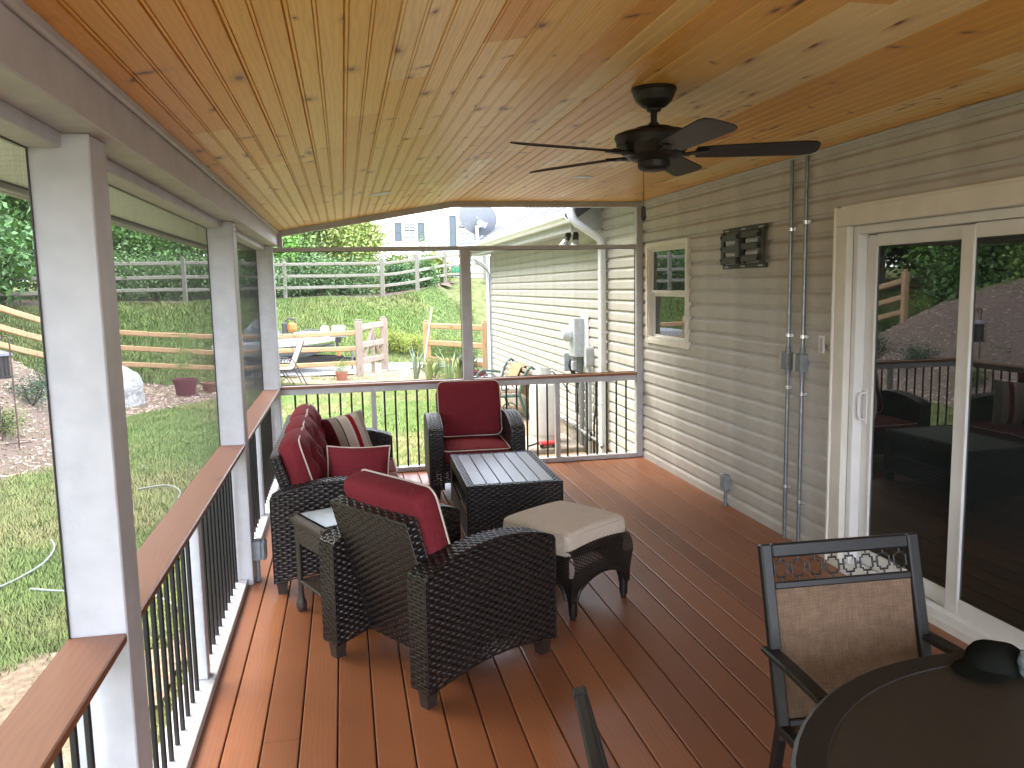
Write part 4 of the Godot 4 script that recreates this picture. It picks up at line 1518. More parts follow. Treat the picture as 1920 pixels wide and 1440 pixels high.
	weave(shf, flat_panel(Vector3(-tw / 2 + 0.03, 0.172, tw / 2 - 0.03), Vector3(1, 0, 0), Vector3(0, 0, -1), Vector3.UP), tw - 0.06, tw - 0.06, all_of, 0.014, 0.007, 0.002)
	put(t, "shelf", shf, M.wicker_old)


func build_ottoman() -> void:
	var o := thing("ottoman", "black wicker ottoman with arched sides and a beige cushion", "ottoman", Vector3(1.16, 0, -4.285), deg_to_rad(-57))
	var wx := 0.60   # across, with the rolled shoulders
	var dz := 0.50
	var b := MB.new()
	for s in [-1.0, 1.0]:
		# end panel: bulges out and rolls over at the top; arch below
		var out := Vector3(s, 0, 0)
		var prof := func(v: float) -> Vector3:   # returns offset out, height, and tilt
			var q := v / 0.36
			if q < 0.62:
				var k := q / 0.62
				return Vector3(0.015 + 0.028 * k * k, 0.10 + 0.20 * k, -0.15 * k)
			var a := (q - 0.62) / 0.38 * PI * 0.62
			return Vector3(0.043 - 0.05 * (1.0 - cos(a)), 0.30 + 0.095 * sin(a), a)
		var f := func(u: float, v: float) -> Transform3D:
			var p: Vector3 = prof.call(v)
			var z := u - dz / 2
			var round_c := 1.0 - pow(absf(z) / (dz / 2), 4.0) * 0.10
			var hh := p.y * (0.94 + 0.06 * (1.0 - pow(absf(z) / (dz / 2), 2.0)))
			var nn := Vector3(s * cos(p.z), sin(maxf(p.z, 0.0)), 0).normalized()
			var vv := Vector3(-s * sin(p.z), cos(p.z), 0)
			return Transform3D(Basis(Vector3(0, 0, 1), nn, vv), Vector3(s * (wx / 2 - 0.045 + p.x * round_c), hh, z))
		var keep := func(u: float, v: float) -> bool:
			var z := (u - dz / 2) / (dz / 2 - 0.035)
			return absf(z) > 1.0 or v > 0.135 * sqrt(maxf(0.0, 1.0 - z * z))
		weave(b, f, dz, 0.36, keep, 0.0145, 0.0075, 0.0024)
		var arch := []
		for i in 17:
			var q := i / 16.0 * 2.0 - 1.0
			var fr: Transform3D = f.call(dz / 2 + q * (dz / 2 - 0.035), 0.135 * sqrt(maxf(0.0, 1.0 - q * q)))
			arch.append(fr.origin)
		b.tube(arch, 0.010, 8)
		# long side
		var f2 := flat_panel(Vector3(-wx / 2 + 0.06, 0.10, s * (dz / 2 - 0.02)), Vector3(1, 0, 0), Vector3.UP, Vector3(0, 0, s))
		var ll := wx - 0.12
		weave(b, f2, ll, 0.25, func(u: float, v: float) -> bool:
			var q := (u - ll / 2) / (ll / 2 - 0.02)
			return absf(q) > 1.0 or v > 0.12 * sqrt(maxf(0.0, 1.0 - q * q)), 0.0145, 0.0075, 0.0024)
		var ar := []
		for i in 17:
			var q := i / 16.0 * 2.0 - 1.0
			ar.append(Vector3(q * (ll / 2 - 0.02), 0.10 + 0.12 * sqrt(maxf(0.0, 1.0 - q * q)), s * (dz / 2 - 0.02)))
		b.tube(ar, 0.010, 8)
	put(o, "base", b, M.wicker)
	var dk := MB.new()
	dk.box(Vector3(0, 0.335, 0), Vector3(wx - 0.12, 0.012, dz - 0.05), 0.003)
	put(o, "deck_board", dk, M.leg_wood)
	for sx in [-1.0, 1.0]:
		for sz in [-1.0, 1.0]:
			var lg := MB.new()
			var p: Vector3 = Vector3(sx * (wx / 2 - 0.05), 0, sz * (dz / 2 - 0.034))
			lg.tube([p + Vector3(0, 0, 0), p + Vector3(0, 0.02, 0), p + Vector3(0, 0.022, 0), p + Vector3(0, 0.13, 0), p + Vector3(0, 0.22, 0)], [0.015, 0.016, 0.022, 0.026, 0.018], 12)
			for k in 8:
				lg.tube([p + Vector3(0, 0.10 + k * 0.012, 0), p + Vector3(0, 0.106 + k * 0.012, 0)], 0.030, 10)
			put(o, "leg", lg, M.wicker)
	var c := put(o, "cushion", cushion(wx - 0.10, 0.14, dz - 0.005, 0.035, 0.03, []), M.tan, Vector3(0, 0.402, 0))
	var wl := MB.new()
	for y in [-0.05, 0.05]:
		wl.add(welt(wx - 0.10, 0.125, dz - 0.005, 0.035, y, 0.0035))
	put(c, "piping", wl, M.tan)


# dining chair, front faces -z
func make_dining_chair(label: String) -> Node3D:
	var o := thing("dining_chair", label, "chair", Vector3.ZERO, 0, "patio dining chairs at the round table")
	var w := 0.54
	var hx := w / 2 - 0.02
	var bb := Vector3(0, 0.43, 0.20)
	var bt := Vector3(0, 0.945, 0.335)
	var up := (bt - bb).normalized()
	var nb := Vector3(0, -up.z, up.y)
	var bl := bb.distance_to(bt)
	var fr := MB.new()
	for s in [-1.0, 1.0]:
		fr.bar(bb - up * 0.05 + Vector3(s * hx, 0, 0), bt + Vector3(s * hx, 0, 0), 0.036, 0.030, 0.005, nb)
	fr.bar(bt - up * 0.022 + Vector3(-hx + 0.018, 0, 0), bt - up * 0.022 + Vector3(hx - 0.018, 0, 0), 0.026, 0.044, 0.006, up)
	fr.bar(bt - up * 0.128 + Vector3(-hx + 0.018, 0, 0), bt - up * 0.128 + Vector3(hx - 0.018, 0, 0), 0.022, 0.022, 0.004, up)
	fr.bar(bb + Vector3(-hx + 0.018, 0, 0), bb + Vector3(hx - 0.018, 0, 0), 0.022, 0.022, 0.004, up)
	put(o, "back_frame", fr, M.black)
	# fretwork strip: linked squares with clipped corners
	var fw := MB.new()
	var cy := bt - up * 0.080
	var n := 8
	var pitch := (2 * hx - 0.036) / n
	for i in n:
		var x := -hx + 0.018 + pitch * (i + 0.5)
		var a := pitch * 0.36
		var b := 0.024
		var c := 0.008
		var pts := []
		for q in [[a - c, b], [a - c, b - c], [a, b - c], [a, -b + c], [a - c, -b + c], [a - c, -b], [-a + c, -b], [-a + c, -b + c], [-a, -b + c], [-a, b - c], [-a + c, b - c], [-a + c, b]]:
			pts.append(cy + Vector3(x + q[0], 0, 0) + up * q[1])
		fw.tube(pts, 0.0035, 5, true)
		fw.tube([cy + Vector3(x + a, 0, 0), cy + Vector3(x + pitch - a, 0, 0)], 0.003, 5)
		fw.tube([cy + Vector3(x, 0, 0) + up * b, cy + Vector3(x, 0, 0) + up * 0.037], 0.003, 5)
		fw.tube([cy + Vector3(x, 0, 0) - up * b, cy + Vector3(x, 0, 0) - up * 0.037], 0.003, 5)
	put(o, "fretwork", fw, M.black)
	var sl := MB.new()
	sl.grid(8, 12, func(a: float, b: float) -> Vector3:
		return bb + up * (0.01 + (bl - 0.15) * b) + Vector3((a * 2 - 1) * (hx - 0.018), 0, 0) + nb * 0.012 * sin(PI * b) * (1.0 - 0.3 * pow(a * 2 - 1, 2)))
	sl.smooth(true)
	put(o, "back_sling", sl, M.sling)
	var seat := MB.new()
	seat.box(Vector3(0, 0.415, -0.03), Vector3(w - 0.07, 0.012, 0.46), 0.004)
	put(o, "seat_sling", seat, M.sling)
	var sf := MB.new()
	for s in [-1.0, 1.0]:
		sf.bar(Vector3(s * hx, 0.415, 0.21), Vector3(s * hx, 0.415, -0.27), 0.034, 0.03, 0.005)
	sf.bar(Vector3(-hx, 0.413, -0.265), Vector3(hx, 0.413, -0.265), 0.03, 0.028, 0.005)
	sf.bar(Vector3(-hx, 0.413, 0.205), Vector3(hx, 0.413, 0.205), 0.03, 0.028, 0.005)
	put(o, "seat_frame", sf, M.black)
	for s in [-1.0, 1.0]:
		var ar := MB.new()
		var ps := [Vector3(s * (hx + 0.012), 0.635, 0.275), Vector3(s * (hx + 0.016), 0.640, 0.12), Vector3(s * (hx + 0.018), 0.636, -0.05), Vector3(s * (hx + 0.014), 0.622, -0.22)]
		for i in 3:
			ar.bar(ps[i], ps[i + 1] + (ps[i + 1] - ps[i]).normalized() * 0.006, 0.05, 0.02, 0.006)
		put(o, "armrest", ar, M.black)
		var fl := MB.new()
		fl.bar(Vector3(s * hx, 0.0, -0.27), Vector3(s * (hx + 0.01), 0.62, -0.20), 0.032, 0.032, 0.005, Vector3.BACK)
		put(o, "leg", fl, M.black)
		var rl := MB.new()
		rl.bar(Vector3(s * hx, 0.0, 0.29), Vector3(s * hx, 0.43, 0.20), 0.032, 0.032, 0.005, Vector3.BACK)
		put(o, "leg", rl, M.black)
	return o


func build_dining() -> void:
	var c1 := make_dining_chair("black patio chair with tan sling back at the far side of the round table")
	c1.position = Vector3(1.484, 0, -1.89)
	c1.rotation.y = PI + deg_to_rad(-2)
	var c2: Node3D = c1.duplicate()
	c2.name = "dining_chair"
	add_child(c2, true)
	c2.set_meta("label", "black patio chair seen edge on, left of the round table")
	c2.position = Vector3(0.7175, 0, -1.187)
	c2.rotation.y = deg_to_rad(-100)
	var t := thing("dining_table", "round dark brown patio dining table in the bottom right corner", "table", Vector3(1.592, 0, -1.06))
	var r := 0.814
	var top := MB.new()
	top.lathe([Vector2(0.0005, 0.716), Vector2(r - 0.075, 0.716)], 64)
	var tm := rough_up(mat(0.055, 0.040, 0.026, 0.5), mottle(130, 256, 0.2, 0.6, 1.0), bumpy(131, 256, 0.3, 3.0), 4.0, 0.6)
	put(t, "table_top", top, tm)
	var rim := MB.new()
	rim.lathe([Vector2(r - 0.078, 0.712), Vector2(r - 0.074, 0.720), Vector2(r - 0.012, 0.720), Vector2(r - 0.002, 0.714), Vector2(r, 0.700), Vector2(r - 0.01, 0.685), Vector2(r - 0.075, 0.685)], 64)
	put(t, "rim", rim, mat(0.018, 0.014, 0.012, 0.45))
	for k in 4:
		var a := PI / 4 + PI / 2 * k
		var lg := MB.new()
		var d := Vector3(cos(a), 0, sin(a))
		lg.tube([d * 0.50 + Vector3(0, 0.0, 0), d * 0.44 + Vector3(0, 0.35, 0), d * 0.52 + Vector3(0, 0.69, 0)], 0.02, 10)
		put(t, "leg", lg, M.black)
	# things left on the table at the right edge of the picture
	var cap := thing("cap", "black cloth cap lying on the round table at the right edge", "cap", Vector3(1.665, 0.722, -1.765), deg_to_rad(20))
	var cr := MB.new()
	cr.grid(20, 10, func(a: float, b: float) -> Vector3:
		var an := a * TAU
		var rr := 0.072 * sin(b * PI / 2)
		return Vector3(cos(an) * rr * 1.12, 0.062 * pow(cos(b * PI / 2), 0.7) * (1.0 + 0.12 * sin(an * 3.0) * b), sin(an) * rr))
	cr.smooth(true)
	put(cap, "crown", cr, mat(0.010, 0.011, 0.009, 0.95, 0.0, 0.1))
	var br := MB.new()
	br.grid(12, 4, func(a: float, b: float) -> Vector3:
		var an := PI * 0.62 + a * PI * 0.76
		var rr := 0.068 + 0.055 * b * sin(a * PI)
		return Vector3(cos(an) * rr * 1.12, 0.012 - 0.008 * b, sin(an) * rr))
	br.smooth(true)
	put(cap, "brim", br, mat(0.010, 0.011, 0.009, 0.95, 0.0, 0.1))
	var jar := thing("glass_jar", "small round glass jar on the dining table beside the black cap", "jar", Vector3(1.705, 0.720, -1.665))
	var jm := MB.new()
	jm.lathe([Vector2(0.001, 0.0), Vector2(0.028, 0.0), Vector2(0.045, 0.02), Vector2(0.050, 0.045), Vector2(0.043, 0.07), Vector2(0.028, 0.083), Vector2(0.026, 0.083), Vector2(0.040, 0.068), Vector2(0.046, 0.045), Vector2(0.041, 0.022), Vector2(0.025, 0.004), Vector2(0.001, 0.004)], 24)
	var gl := mat(0.35, 0.42, 0.45, 0.05)
	gl.transparency = BaseMaterial3D.TRANSPARENCY_ALPHA
	gl.albedo_color.a = 0.35
	put(jar, "bowl", jm, gl)


# ---------------------------------------------------------------- the yard
func build_ground() -> void:
	var mb := MB.new()
	# one sheet, fine near the porch and coarse far off
	var xs: Array[float] = []
	var zs: Array[float] = []
	for i in 101:
		var q := (i - 50) / 50.0
		xs.append(q * 14.0 + signf(q) * pow(absf(q), 5.0) * 200.0)
	for i in 121:
		var q := (i - 60) / 60.0
		zs.append(-14.0 + q * 18.0 + signf(q) * pow(absf(q), 5.0) * 220.0)
	for z in zs:
		for x in xs:
			mb.vert(Vector3(x, gh(x, z), z), Vector3.UP, Vector2(x, z))
	var w := xs.size()
	for j in zs.size() - 1:
		for i in w - 1:
			var a := j * w + i
			mb.ix.append_array([a, a + 1, a + w + 1, a, a + w + 1, a + w])
	mb.smooth(true)
	setting("lawn", mb, M.grass)
	setting("mulch_bed", drape(PackedVector2Array([Vector2(-3.9, -9.9), Vector2(-3.5, -11.0), Vector2(-3.65, -14.3), Vector2(-2.5, -16.8), Vector2(-1.6, -18.9), Vector2(-2.2, -19.4), Vector2(-5.9, -19.4), Vector2(-6.1, -16.0), Vector2(-6.6, -12.0), Vector2(-7.3, -6.0), Vector2(-7.5, 4.0), Vector2(-5.6, 4.0), Vector2(-5.0, -3.0), Vector2(-4.6, -7.0)]), 0.16, 0.025, 0.35), M.mulch)
	setting("far_mulch_bed", drape(PackedVector2Array([Vector2(-13.0, -20.9), Vector2(-4.4, -24.5), Vector2(-1.8, -26.9), Vector2(1.3, -28.0), Vector2(2.6, -28.7), Vector2(3.9, -32.2), Vector2(5.0, -34.0), Vector2(3.0, -33.0), Vector2(1.0, -30.5), Vector2(-4.0, -29.0), Vector2(-13.0, -25.0)]), 0.25, 0.03, 0.5), M.mulch)
	setting("dirt_patch", drape(PackedVector2Array([Vector2(-1.5, -18.6), Vector2(0.2, -18.3), Vector2(1.0, -18.2), Vector2(1.3, -17.0), Vector2(2.0, -17.4), Vector2(2.1, -19.8), Vector2(2.2, -21.0), Vector2(1.0, -20.9), Vector2(0.3, -19.9), Vector2(-1.2, -20.2)]), 0.12, 0.02, 0.35), M.dirt)
	setting("dirt_patch", drape(PackedVector2Array([Vector2(-1.0, -3.2), Vector2(-2.0, -3.4), Vector2(-2.3, -4.3), Vector2(-1.7, -5.1), Vector2(-0.9, -5.0)]), 0.10, 0.02, 0.3), M.dirt)
	setting("dirt_patch", drape(PackedVector2Array([Vector2(1.9, -9.0), Vector2(2.92, -8.4), Vector2(2.92, -16.0), Vector2(2.1, -16.2), Vector2(1.8, -12.5)]), 0.12, 0.02, 0.25), M.dirt)
	setting("driveway", drape(PackedVector2Array([Vector2(-2.4, -20.4), Vector2(-1.0, -20.3), Vector2(0.3, -20.2), Vector2(1.0, -20.5), Vector2(2.2, -21.2), Vector2(6.0, -21.2), Vector2(6.0, -23.0), Vector2(2.5, -22.9), Vector2(-1.0, -22.4), Vector2(-2.4, -22.4)]), 0.2, 0.03, 0.05), M.concrete)


func leaf_clump(sd: int, count: int, spread: float, ls: float) -> ArrayMesh:
	var r := RandomNumberGenerator.new()
	r.seed = sd
	var mb := MB.new()
	for i in count:
		var d := Vector3(r.randfn(), r.randfn() * 0.75, r.randfn()) * spread * 0.5
		var b := Basis(Vector3(r.randfn(), r.randfn(), r.randfn()).normalized(), r.randf() * TAU)
		var l := ls * r.randf_range(0.7, 1.3)
		var w := l * 0.30
		var nn := (b * Vector3.UP + d.normalized() * 0.6 + Vector3(0, 0.5, 0)).normalized()
		var p0 := d + b * Vector3(-l / 2, 0, 0)
		var p1 := d + b * Vector3(0, w * 0.25, w)
		var p2 := d + b * Vector3(l / 2, 0, 0)
		var p3 := d + b * Vector3(0, w * 0.25, -w)
		mb.tri(p0, p1, p2, nn)
		mb.tri(p0, p2, p3, nn)
	return mb.mesh()


const NTH := ["first", "second", "third", "fourth", "fifth", "sixth", "seventh", "eighth", "ninth", "tenth", "eleventh", "twelfth", "thirteenth", "fourteenth", "fifteenth", "sixteenth", "seventeenth", "eighteenth", "nineteenth", "twentieth", "twenty first", "twenty second", "twenty third", "twenty fourth", "twenty fifth", "twenty sixth"]

var clumps := []

# leaf clumps through the shell and body of a set of lobes (centre, radii)
func foliage(o: Node3D, lobes: Array, n: int, col: Color, vary: float, sz: float, kind: int) -> void:
	var xfs := []
	var cols := []
	for i in n:
		var lb: Array = lobes[rng.randi_range(0, lobes.size() - 1)]
		var d := Vector3(rng.randfn(), rng.randfn(), rng.randfn()).normalized()
		var k := pow(rng.randf(), 0.45)
		var p: Vector3 = lb[0] + d * (lb[1] as Vector3) * k
		xfs.append(Transform3D(Basis(Vector3(rng.randfn(), rng.randfn(), rng.randfn()).normalized(), rng.randf() * TAU).scaled(Vector3.ONE * sz * rng.randf_range(0.7, 1.3)), p))
		var t := rng.randf_range(-1, 1) * vary
		var warm := rng.randf_range(0.0, 1.0) * vary
		cols.append(Color(clampf(col.r * (1.0 + t + warm * 0.8), 0, 1), clampf(col.g * (1.0 + t + warm * 0.25), 0, 1), clampf(col.b * (1.0 + t * 0.7), 0, 1)))
	many(o, "foliage", clumps[kind], M.leaf, xfs, cols)


func tree(called: String, x: float, z: float, h: float, cr: float, col: Color, n: int, label: String, category: String, group: String, kind := 0, low := 0.15) -> void:
	var y := gh(x, z) - 0.1
	var o := thing(called, label, category, Vector3(x, y, z), 0, group)
	var tk := MB.new()
	var lean := Vector3(rng.randf_range(-0.4, 0.4), 0, rng.randf_range(-0.4, 0.4))
	var r0 := 0.035 * h
	tk.tube([Vector3.ZERO, lean * 0.3 + Vector3(0, h * 0.3, 0), lean * 0.7 + Vector3(0, h * 0.6, 0), lean + Vector3(0, h * 0.9, 0)], [r0, r0 * 0.75, r0 * 0.45, r0 * 0.15], 9)
	for i in 7:
		var a := rng.randf() * TAU
		var b := Vector3(lean.x * 0.5, h * rng.randf_range(0.3, 0.7), lean.z * 0.5)
		var e := b + Vector3(cos(a) * cr * 0.7, cr * rng.randf_range(0.2, 0.6), sin(a) * cr * 0.7)
		tk.tube([b, b.lerp(e, 0.5) + Vector3(0, -0.1, 0), e], [r0 * 0.35, r0 * 0.22, r0 * 0.08], 6)
	put(o, "trunk", tk, M.bark)
	var lobes := []
	for i in 11:
		var a := rng.randf() * TAU
		var q := rng.randf()
		var rr := cr * (0.75 if q < 0.75 else 0.4) * sqrt(rng.randf())
		var lr := cr * rng.randf_range(0.35, 0.55)
		lobes.append([Vector3(cos(a) * rr, lerpf(h * low + lr * 0.6, h - lr * 0.6, q), sin(a) * rr), Vector3(lr, lr * 0.8, lr)])
	foliage(o, lobes, n, col, 0.35, 1.0, kind)


func shrub(called: String, x: float, z: float, h: float, r: float, col: Color, n: int, label: String, kind := 1, group := "", sz := 0.55) -> void:
	var o := thing(called, label, "shrub", Vector3(x, gh(x, z), z), 0, group)
	var st := MB.new()
	for i in 5:
		var a := rng.randf() * TAU
		st.tube([Vector3.ZERO, Vector3(cos(a) * r * 0.4, h * 0.4, sin(a) * r * 0.4), Vector3(cos(a) * r * 0.6, h * 0.8, sin(a) * r * 0.6)], [0.012, 0.009, 0.004], 5)
	put(o, "stem", st, M.bark)
	var lobes := []
	for i in 5:
		var a := rng.randf() * TAU
		lobes.append([Vector3(cos(a) * r * 0.45, h * rng.randf_range(0.35, 0.7), sin(a) * r * 0.45), Vector3(r * 0.55, h * 0.35, r * 0.55)])
	foliage(o, lobes, n, col, 0.3, sz, kind)


func build_vegetation() -> void:
	clumps = [leaf_clump(1, 44, 0.55, 0.115), leaf_clump(2, 30, 0.5, 0.10), leaf_clump(3, 44, 0.62, 0.17)]
	rng.seed = 21
	# bushy trees behind the far fence
	var g := "bushy trees behind the weathered fence"
	tree("bushy_tree", -3.2, -29.4, 4.6, 1.9, Color(0.16, 0.32, 0.08), 1100, "bright green bushy tree at the left, behind the weathered far fence", "tree", g, 0, 0.0)
	tree("bushy_tree", -1.1, -30.2, 4.6, 1.6, Color(0.19, 0.27, 0.11), 1000, "olive green bushy tree in the middle, behind the weathered far fence", "tree", g, 0, 0.0)
	tree("bushy_tree", 0.35, -30.4, 4.3, 1.05, Color(0.29, 0.36, 0.12), 800, "yellowish green bushy tree at the right end of the row behind the far fence", "tree", g, 0, 0.0)
	tree("bushy_tree", -5.9, -28.5, 5.4, 2.0, Color(0.13, 0.26, 0.08), 900, "green bushy tree behind the far fence hidden partly by the corner post", "tree", g, 0, 0.0)
	tree("tall_tree", -0.3, -36.0, 6.6, 1.2, Color(0.07, 0.13, 0.06), 500, "dark narrow tree top rising behind the bushy trees", "tree", "", 0, 0.3)
	# hedge foot behind the fence wire
	for i in 9:
		var x := -6.2 + i * 0.88
		shrub("hedge_shrub", x, fence_z(x) - 1.0, 1.25, 0.75, Color(0.17, 0.28, 0.13), 170, "low dense shrub behind the wire of the far fence, %s from the left" % NTH[i], 1, "hedge shrubs behind the far fence", 0.8)
	for q in [[2.1, -30.6, 0.9, 0.6, 0.10, 0.20, 0.09, "large leaved plant behind the far fence, left of its thick post"], [2.9, -31.4, 0.95, 0.6, 0.12, 0.21, 0.09, "large leaved plant right behind the thick post of the far fence"], [3.8, -33.8, 1.0, 0.5, 0.20, 0.25, 0.06, "yellow green leafy plant behind the far fence near the neighbour's house"], [2.4, -34.2, 1.5, 0.6, 0.22, 0.25, 0.07, "yellowish leafy shrub in front of the white house"]]:
		shrub("leafy_plant", q[0], q[1], q[2], q[3], Color(q[4], q[5], q[6]), 150, q[7], 2, "", 0.6)
	shrub("airy_shrub", 3.6, -35.0, 2.5, 0.8, Color(0.20, 0.22, 0.12), 60, "thin airy shrub in front of the white house", 1, "", 0.5)
	# woods on the left
	var woods := "trees of the woods on the left"
	var ws := [[-8.5, -30.5, 9.0, 2.6, 0], [-11.5, -28.0, 10.0, 2.8, 1], [-14.0, -31.0, 11.0, 3.0, 2], [-10.0, -34.0, 10.0, 2.7, 1], [-15.5, -25.5, 10.0, 3.0, 0], [-13.5, -21.5, 9.0, 2.6, 2], [-16.0, -18.5, 10.0, 2.9, 1], [-13.0, -15.5, 8.5, 2.5, 0], [-16.0, -12.0, 10.0, 2.9, 2], [-14.5, -8.0, 9.5, 2.8, 1], [-17.0, -4.0, 10.0, 3.0, 0], [-15.5, 0.5, 9.5, 2.8, 2], [-21.0, -22.0, 12.0, 3.4, 1], [-20.0, -15.0, 12.0, 3.4, 0], [-21.0, -8.0, 12.0, 3.4, 2], [-19.0, -30.0, 12.0, 3.4, 1], [-6.5, -36.0, 9.0, 2.6, 0], [-22.0, -1.0, 12.0, 3.4, 1], [-10.5, -17.5, 10.0, 2.6, 1], [-11.0, -12.5, 10.5, 2.7, 2], [-11.5, -7.0, 11.0, 2.8, 0], [-12.0, -2.0, 11.0, 2.8, 1], [-12.5, 3.5, 11.0, 2.8, 2], [-10.0, -23.5, 9.5, 2.5, 0]]
	ws.sort_custom(func(a: Array, b: Array) -> bool: return atan2(-a[0], -a[1]) < atan2(-b[0], -b[1]))
	var at := 0
	var kinds := ["deep green broadleaf tree of the woods on the left", "mid green leafy tree of the woods on the left", "lighter green tree of the woods on the left"]
	var cols := [Color(0.12, 0.235, 0.09), Color(0.18, 0.33, 0.11), Color(0.27, 0.40, 0.13)]
	for w in ws:
		tree("woodland_tree", w[0], w[1], w[2], w[3], cols[w[4]], 680, kinds[w[4]] + ", %s from the right" % NTH[at], "tree", woods, 2, 0.02)
		at += 1
	# shrubs on the mulch bank
	for q in [[-4.55, -11.9, 0.35, 0.24, 0.20, 0.26, 0.10, "small grassy yellow green plant on the mulch beside the hanging lantern"], [-4.75, -13.6, 0.42, 0.32, 0.10, 0.17, 0.12, "low blue green shrub on the mulch behind the hanging lantern"], [-5.0, -15.2, 0.5, 0.35, 0.08, 0.15, 0.09, "round green shrub on the mulch below the bank fence"], [-6.6, -9.0, 0.6, 0.4, 0.14, 0.22, 0.07, "green shrub high on the mulch bank, seen mirrored in the door"], [-5.6, -6.5, 0.4, 0.3, 0.16, 0.24, 0.08, "small green shrub on the mulch bank facing the sliding door"], [-7.4, -17.0, 0.9, 0.5, 0.26, 0.34, 0.08, "bright yellow green shrub behind the bank fence at the left edge"]]:
		shrub("small_shrub", q[0], q[1], q[2], q[3], Color(q[4], q[5], q[6]), 60, q[7], 1, "", 0.32)
	for i in 12:
		var x := -7.5 - rng.randf() * 4.5
		var z := -19.0 + i * 1.6
		shrub("undergrowth_shrub", x, z, rng.randf_range(0.7, 1.5), rng.randf_range(0.6, 1.0), cols[i % 3], 130, "bushy undergrowth at the foot of the woods, %s clump from the far end" % NTH[i], 2, "undergrowth below the woods", 0.7)
	# light green bed behind the driveway
	for i in 7:
		var x := 0.9 + i * 0.36
		shrub("bed_shrub", x, -23.7 - 0.15 * (i % 2), 0.62, 0.36, Color(0.30, 0.36, 0.09), 110, "light yellow green shrub in the row behind the driveway, %s from the left" % NTH[i], 1, "low light green shrubs behind the driveway", 0.36)
	for i in 4:
		shrub("bed_shrub", 2.3 + i * 0.30, -21.9 + 0.9 * (i / 3.0), 0.9, 0.33, Color(0.16, 0.24, 0.08), 80, "green leafy plant behind the right split rail fence, %s from the left" % NTH[i], 1, "plants behind the right split rail fence", 0.34)
	# sword-leaved plants before the right fence
	var beds := [[1.55, -18.4, 22, 0.75, 0.20, 0.25, 0.16, "grey green sword-leaved plant at the foot of the leaning handle"], [1.78, -17.7, 26, 0.55, 0.24, 0.28, 0.10, "tuft of narrow leaves in front of the right fence post"], [2.22, -17.6, 24, 0.78, 0.27, 0.34, 0.15, "tall pale green iris clump left of the end frame post"], [2.5, -17.9, 20, 0.6, 0.26, 0.30, 0.07, "yellow green blades in the bed below the right fence"]]
	for q in beds:
		var o := thing("blade_plant", q[7], "plant", Vector3(q[0], gh(q[0], q[1]), q[1]))
		var mb := MB.new()
		for i in int(q[2]):
			var a := rng.randf() * TAU
			var l: float = q[3] * rng.randf_range(0.6, 1.1)
			var sp := rng.randf_range(0.1, 0.55)
			var d := Vector3(cos(a), 0, sin(a))
			var sd := d.cross(Vector3.UP) * 0.016
			var b0 := d * 0.04
			var b1 := d * (0.04 + sp * l * 0.4) + Vector3(0, l * 0.65, 0)
			var b2 := d * (0.04 + sp * l) + Vector3(0, l * rng.randf_range(0.8, 1.0), 0)
			mb.quad(b0 - sd, b0 + sd, b1 + sd, b1 - sd, (Vector3.UP * 0.4 - d).normalized())
			mb.tri(b1 - sd, b1 + sd, b2, (Vector3.UP * 0.6 - d).normalized())
		var lm := mat(q[4], q[5], q[6], 0.5)
		put(o, "leaf_blades", mb, lm)
	shrub("bed_shrub", 1.98, -18.5, 0.55, 0.3, Color(0.17, 0.26, 0.10), 70, "leafy plant with a red flower in front of the right fence post", 1, "", 0.3)
	var fl := thing("flower", "single red flower beside the left post of the right fence", "flower", Vector3(1.98, GROUND, -18.25))
	var fb := MB.new()
	fb.tube([Vector3.ZERO, Vector3(0.01, 0.3, 0), Vector3(0.02, 0.52, 0)], 0.005, 5)
	put(fl, "stem", fb, M.green_iron)
	var fh := MB.new()
	for i in 7:
		var a := TAU * i / 7.0
		var d := Vector3(cos(a), 0.35, sin(a)).normalized()
		fh.tri(Vector3(0.02, 0.52, 0), Vector3(0.02, 0.52, 0) + d * 0.07 + Vector3(0, 0, 0.02), Vector3(0.02, 0.52, 0) + d * 0.07 - Vector3(0, 0, 0.02) + d.cross(Vector3.UP) * 0.04, Vector3.UP)
	put(fl, "petals", fh, mat(0.7, 0.08, 0.03, 0.6))
	shrub("bed_shrub", 2.6, -18.6, 0.55, 0.4, Color(0.05, 0.09, 0.06), 120, "dark green shrub below the right split rail fence", 1, "", 0.34)


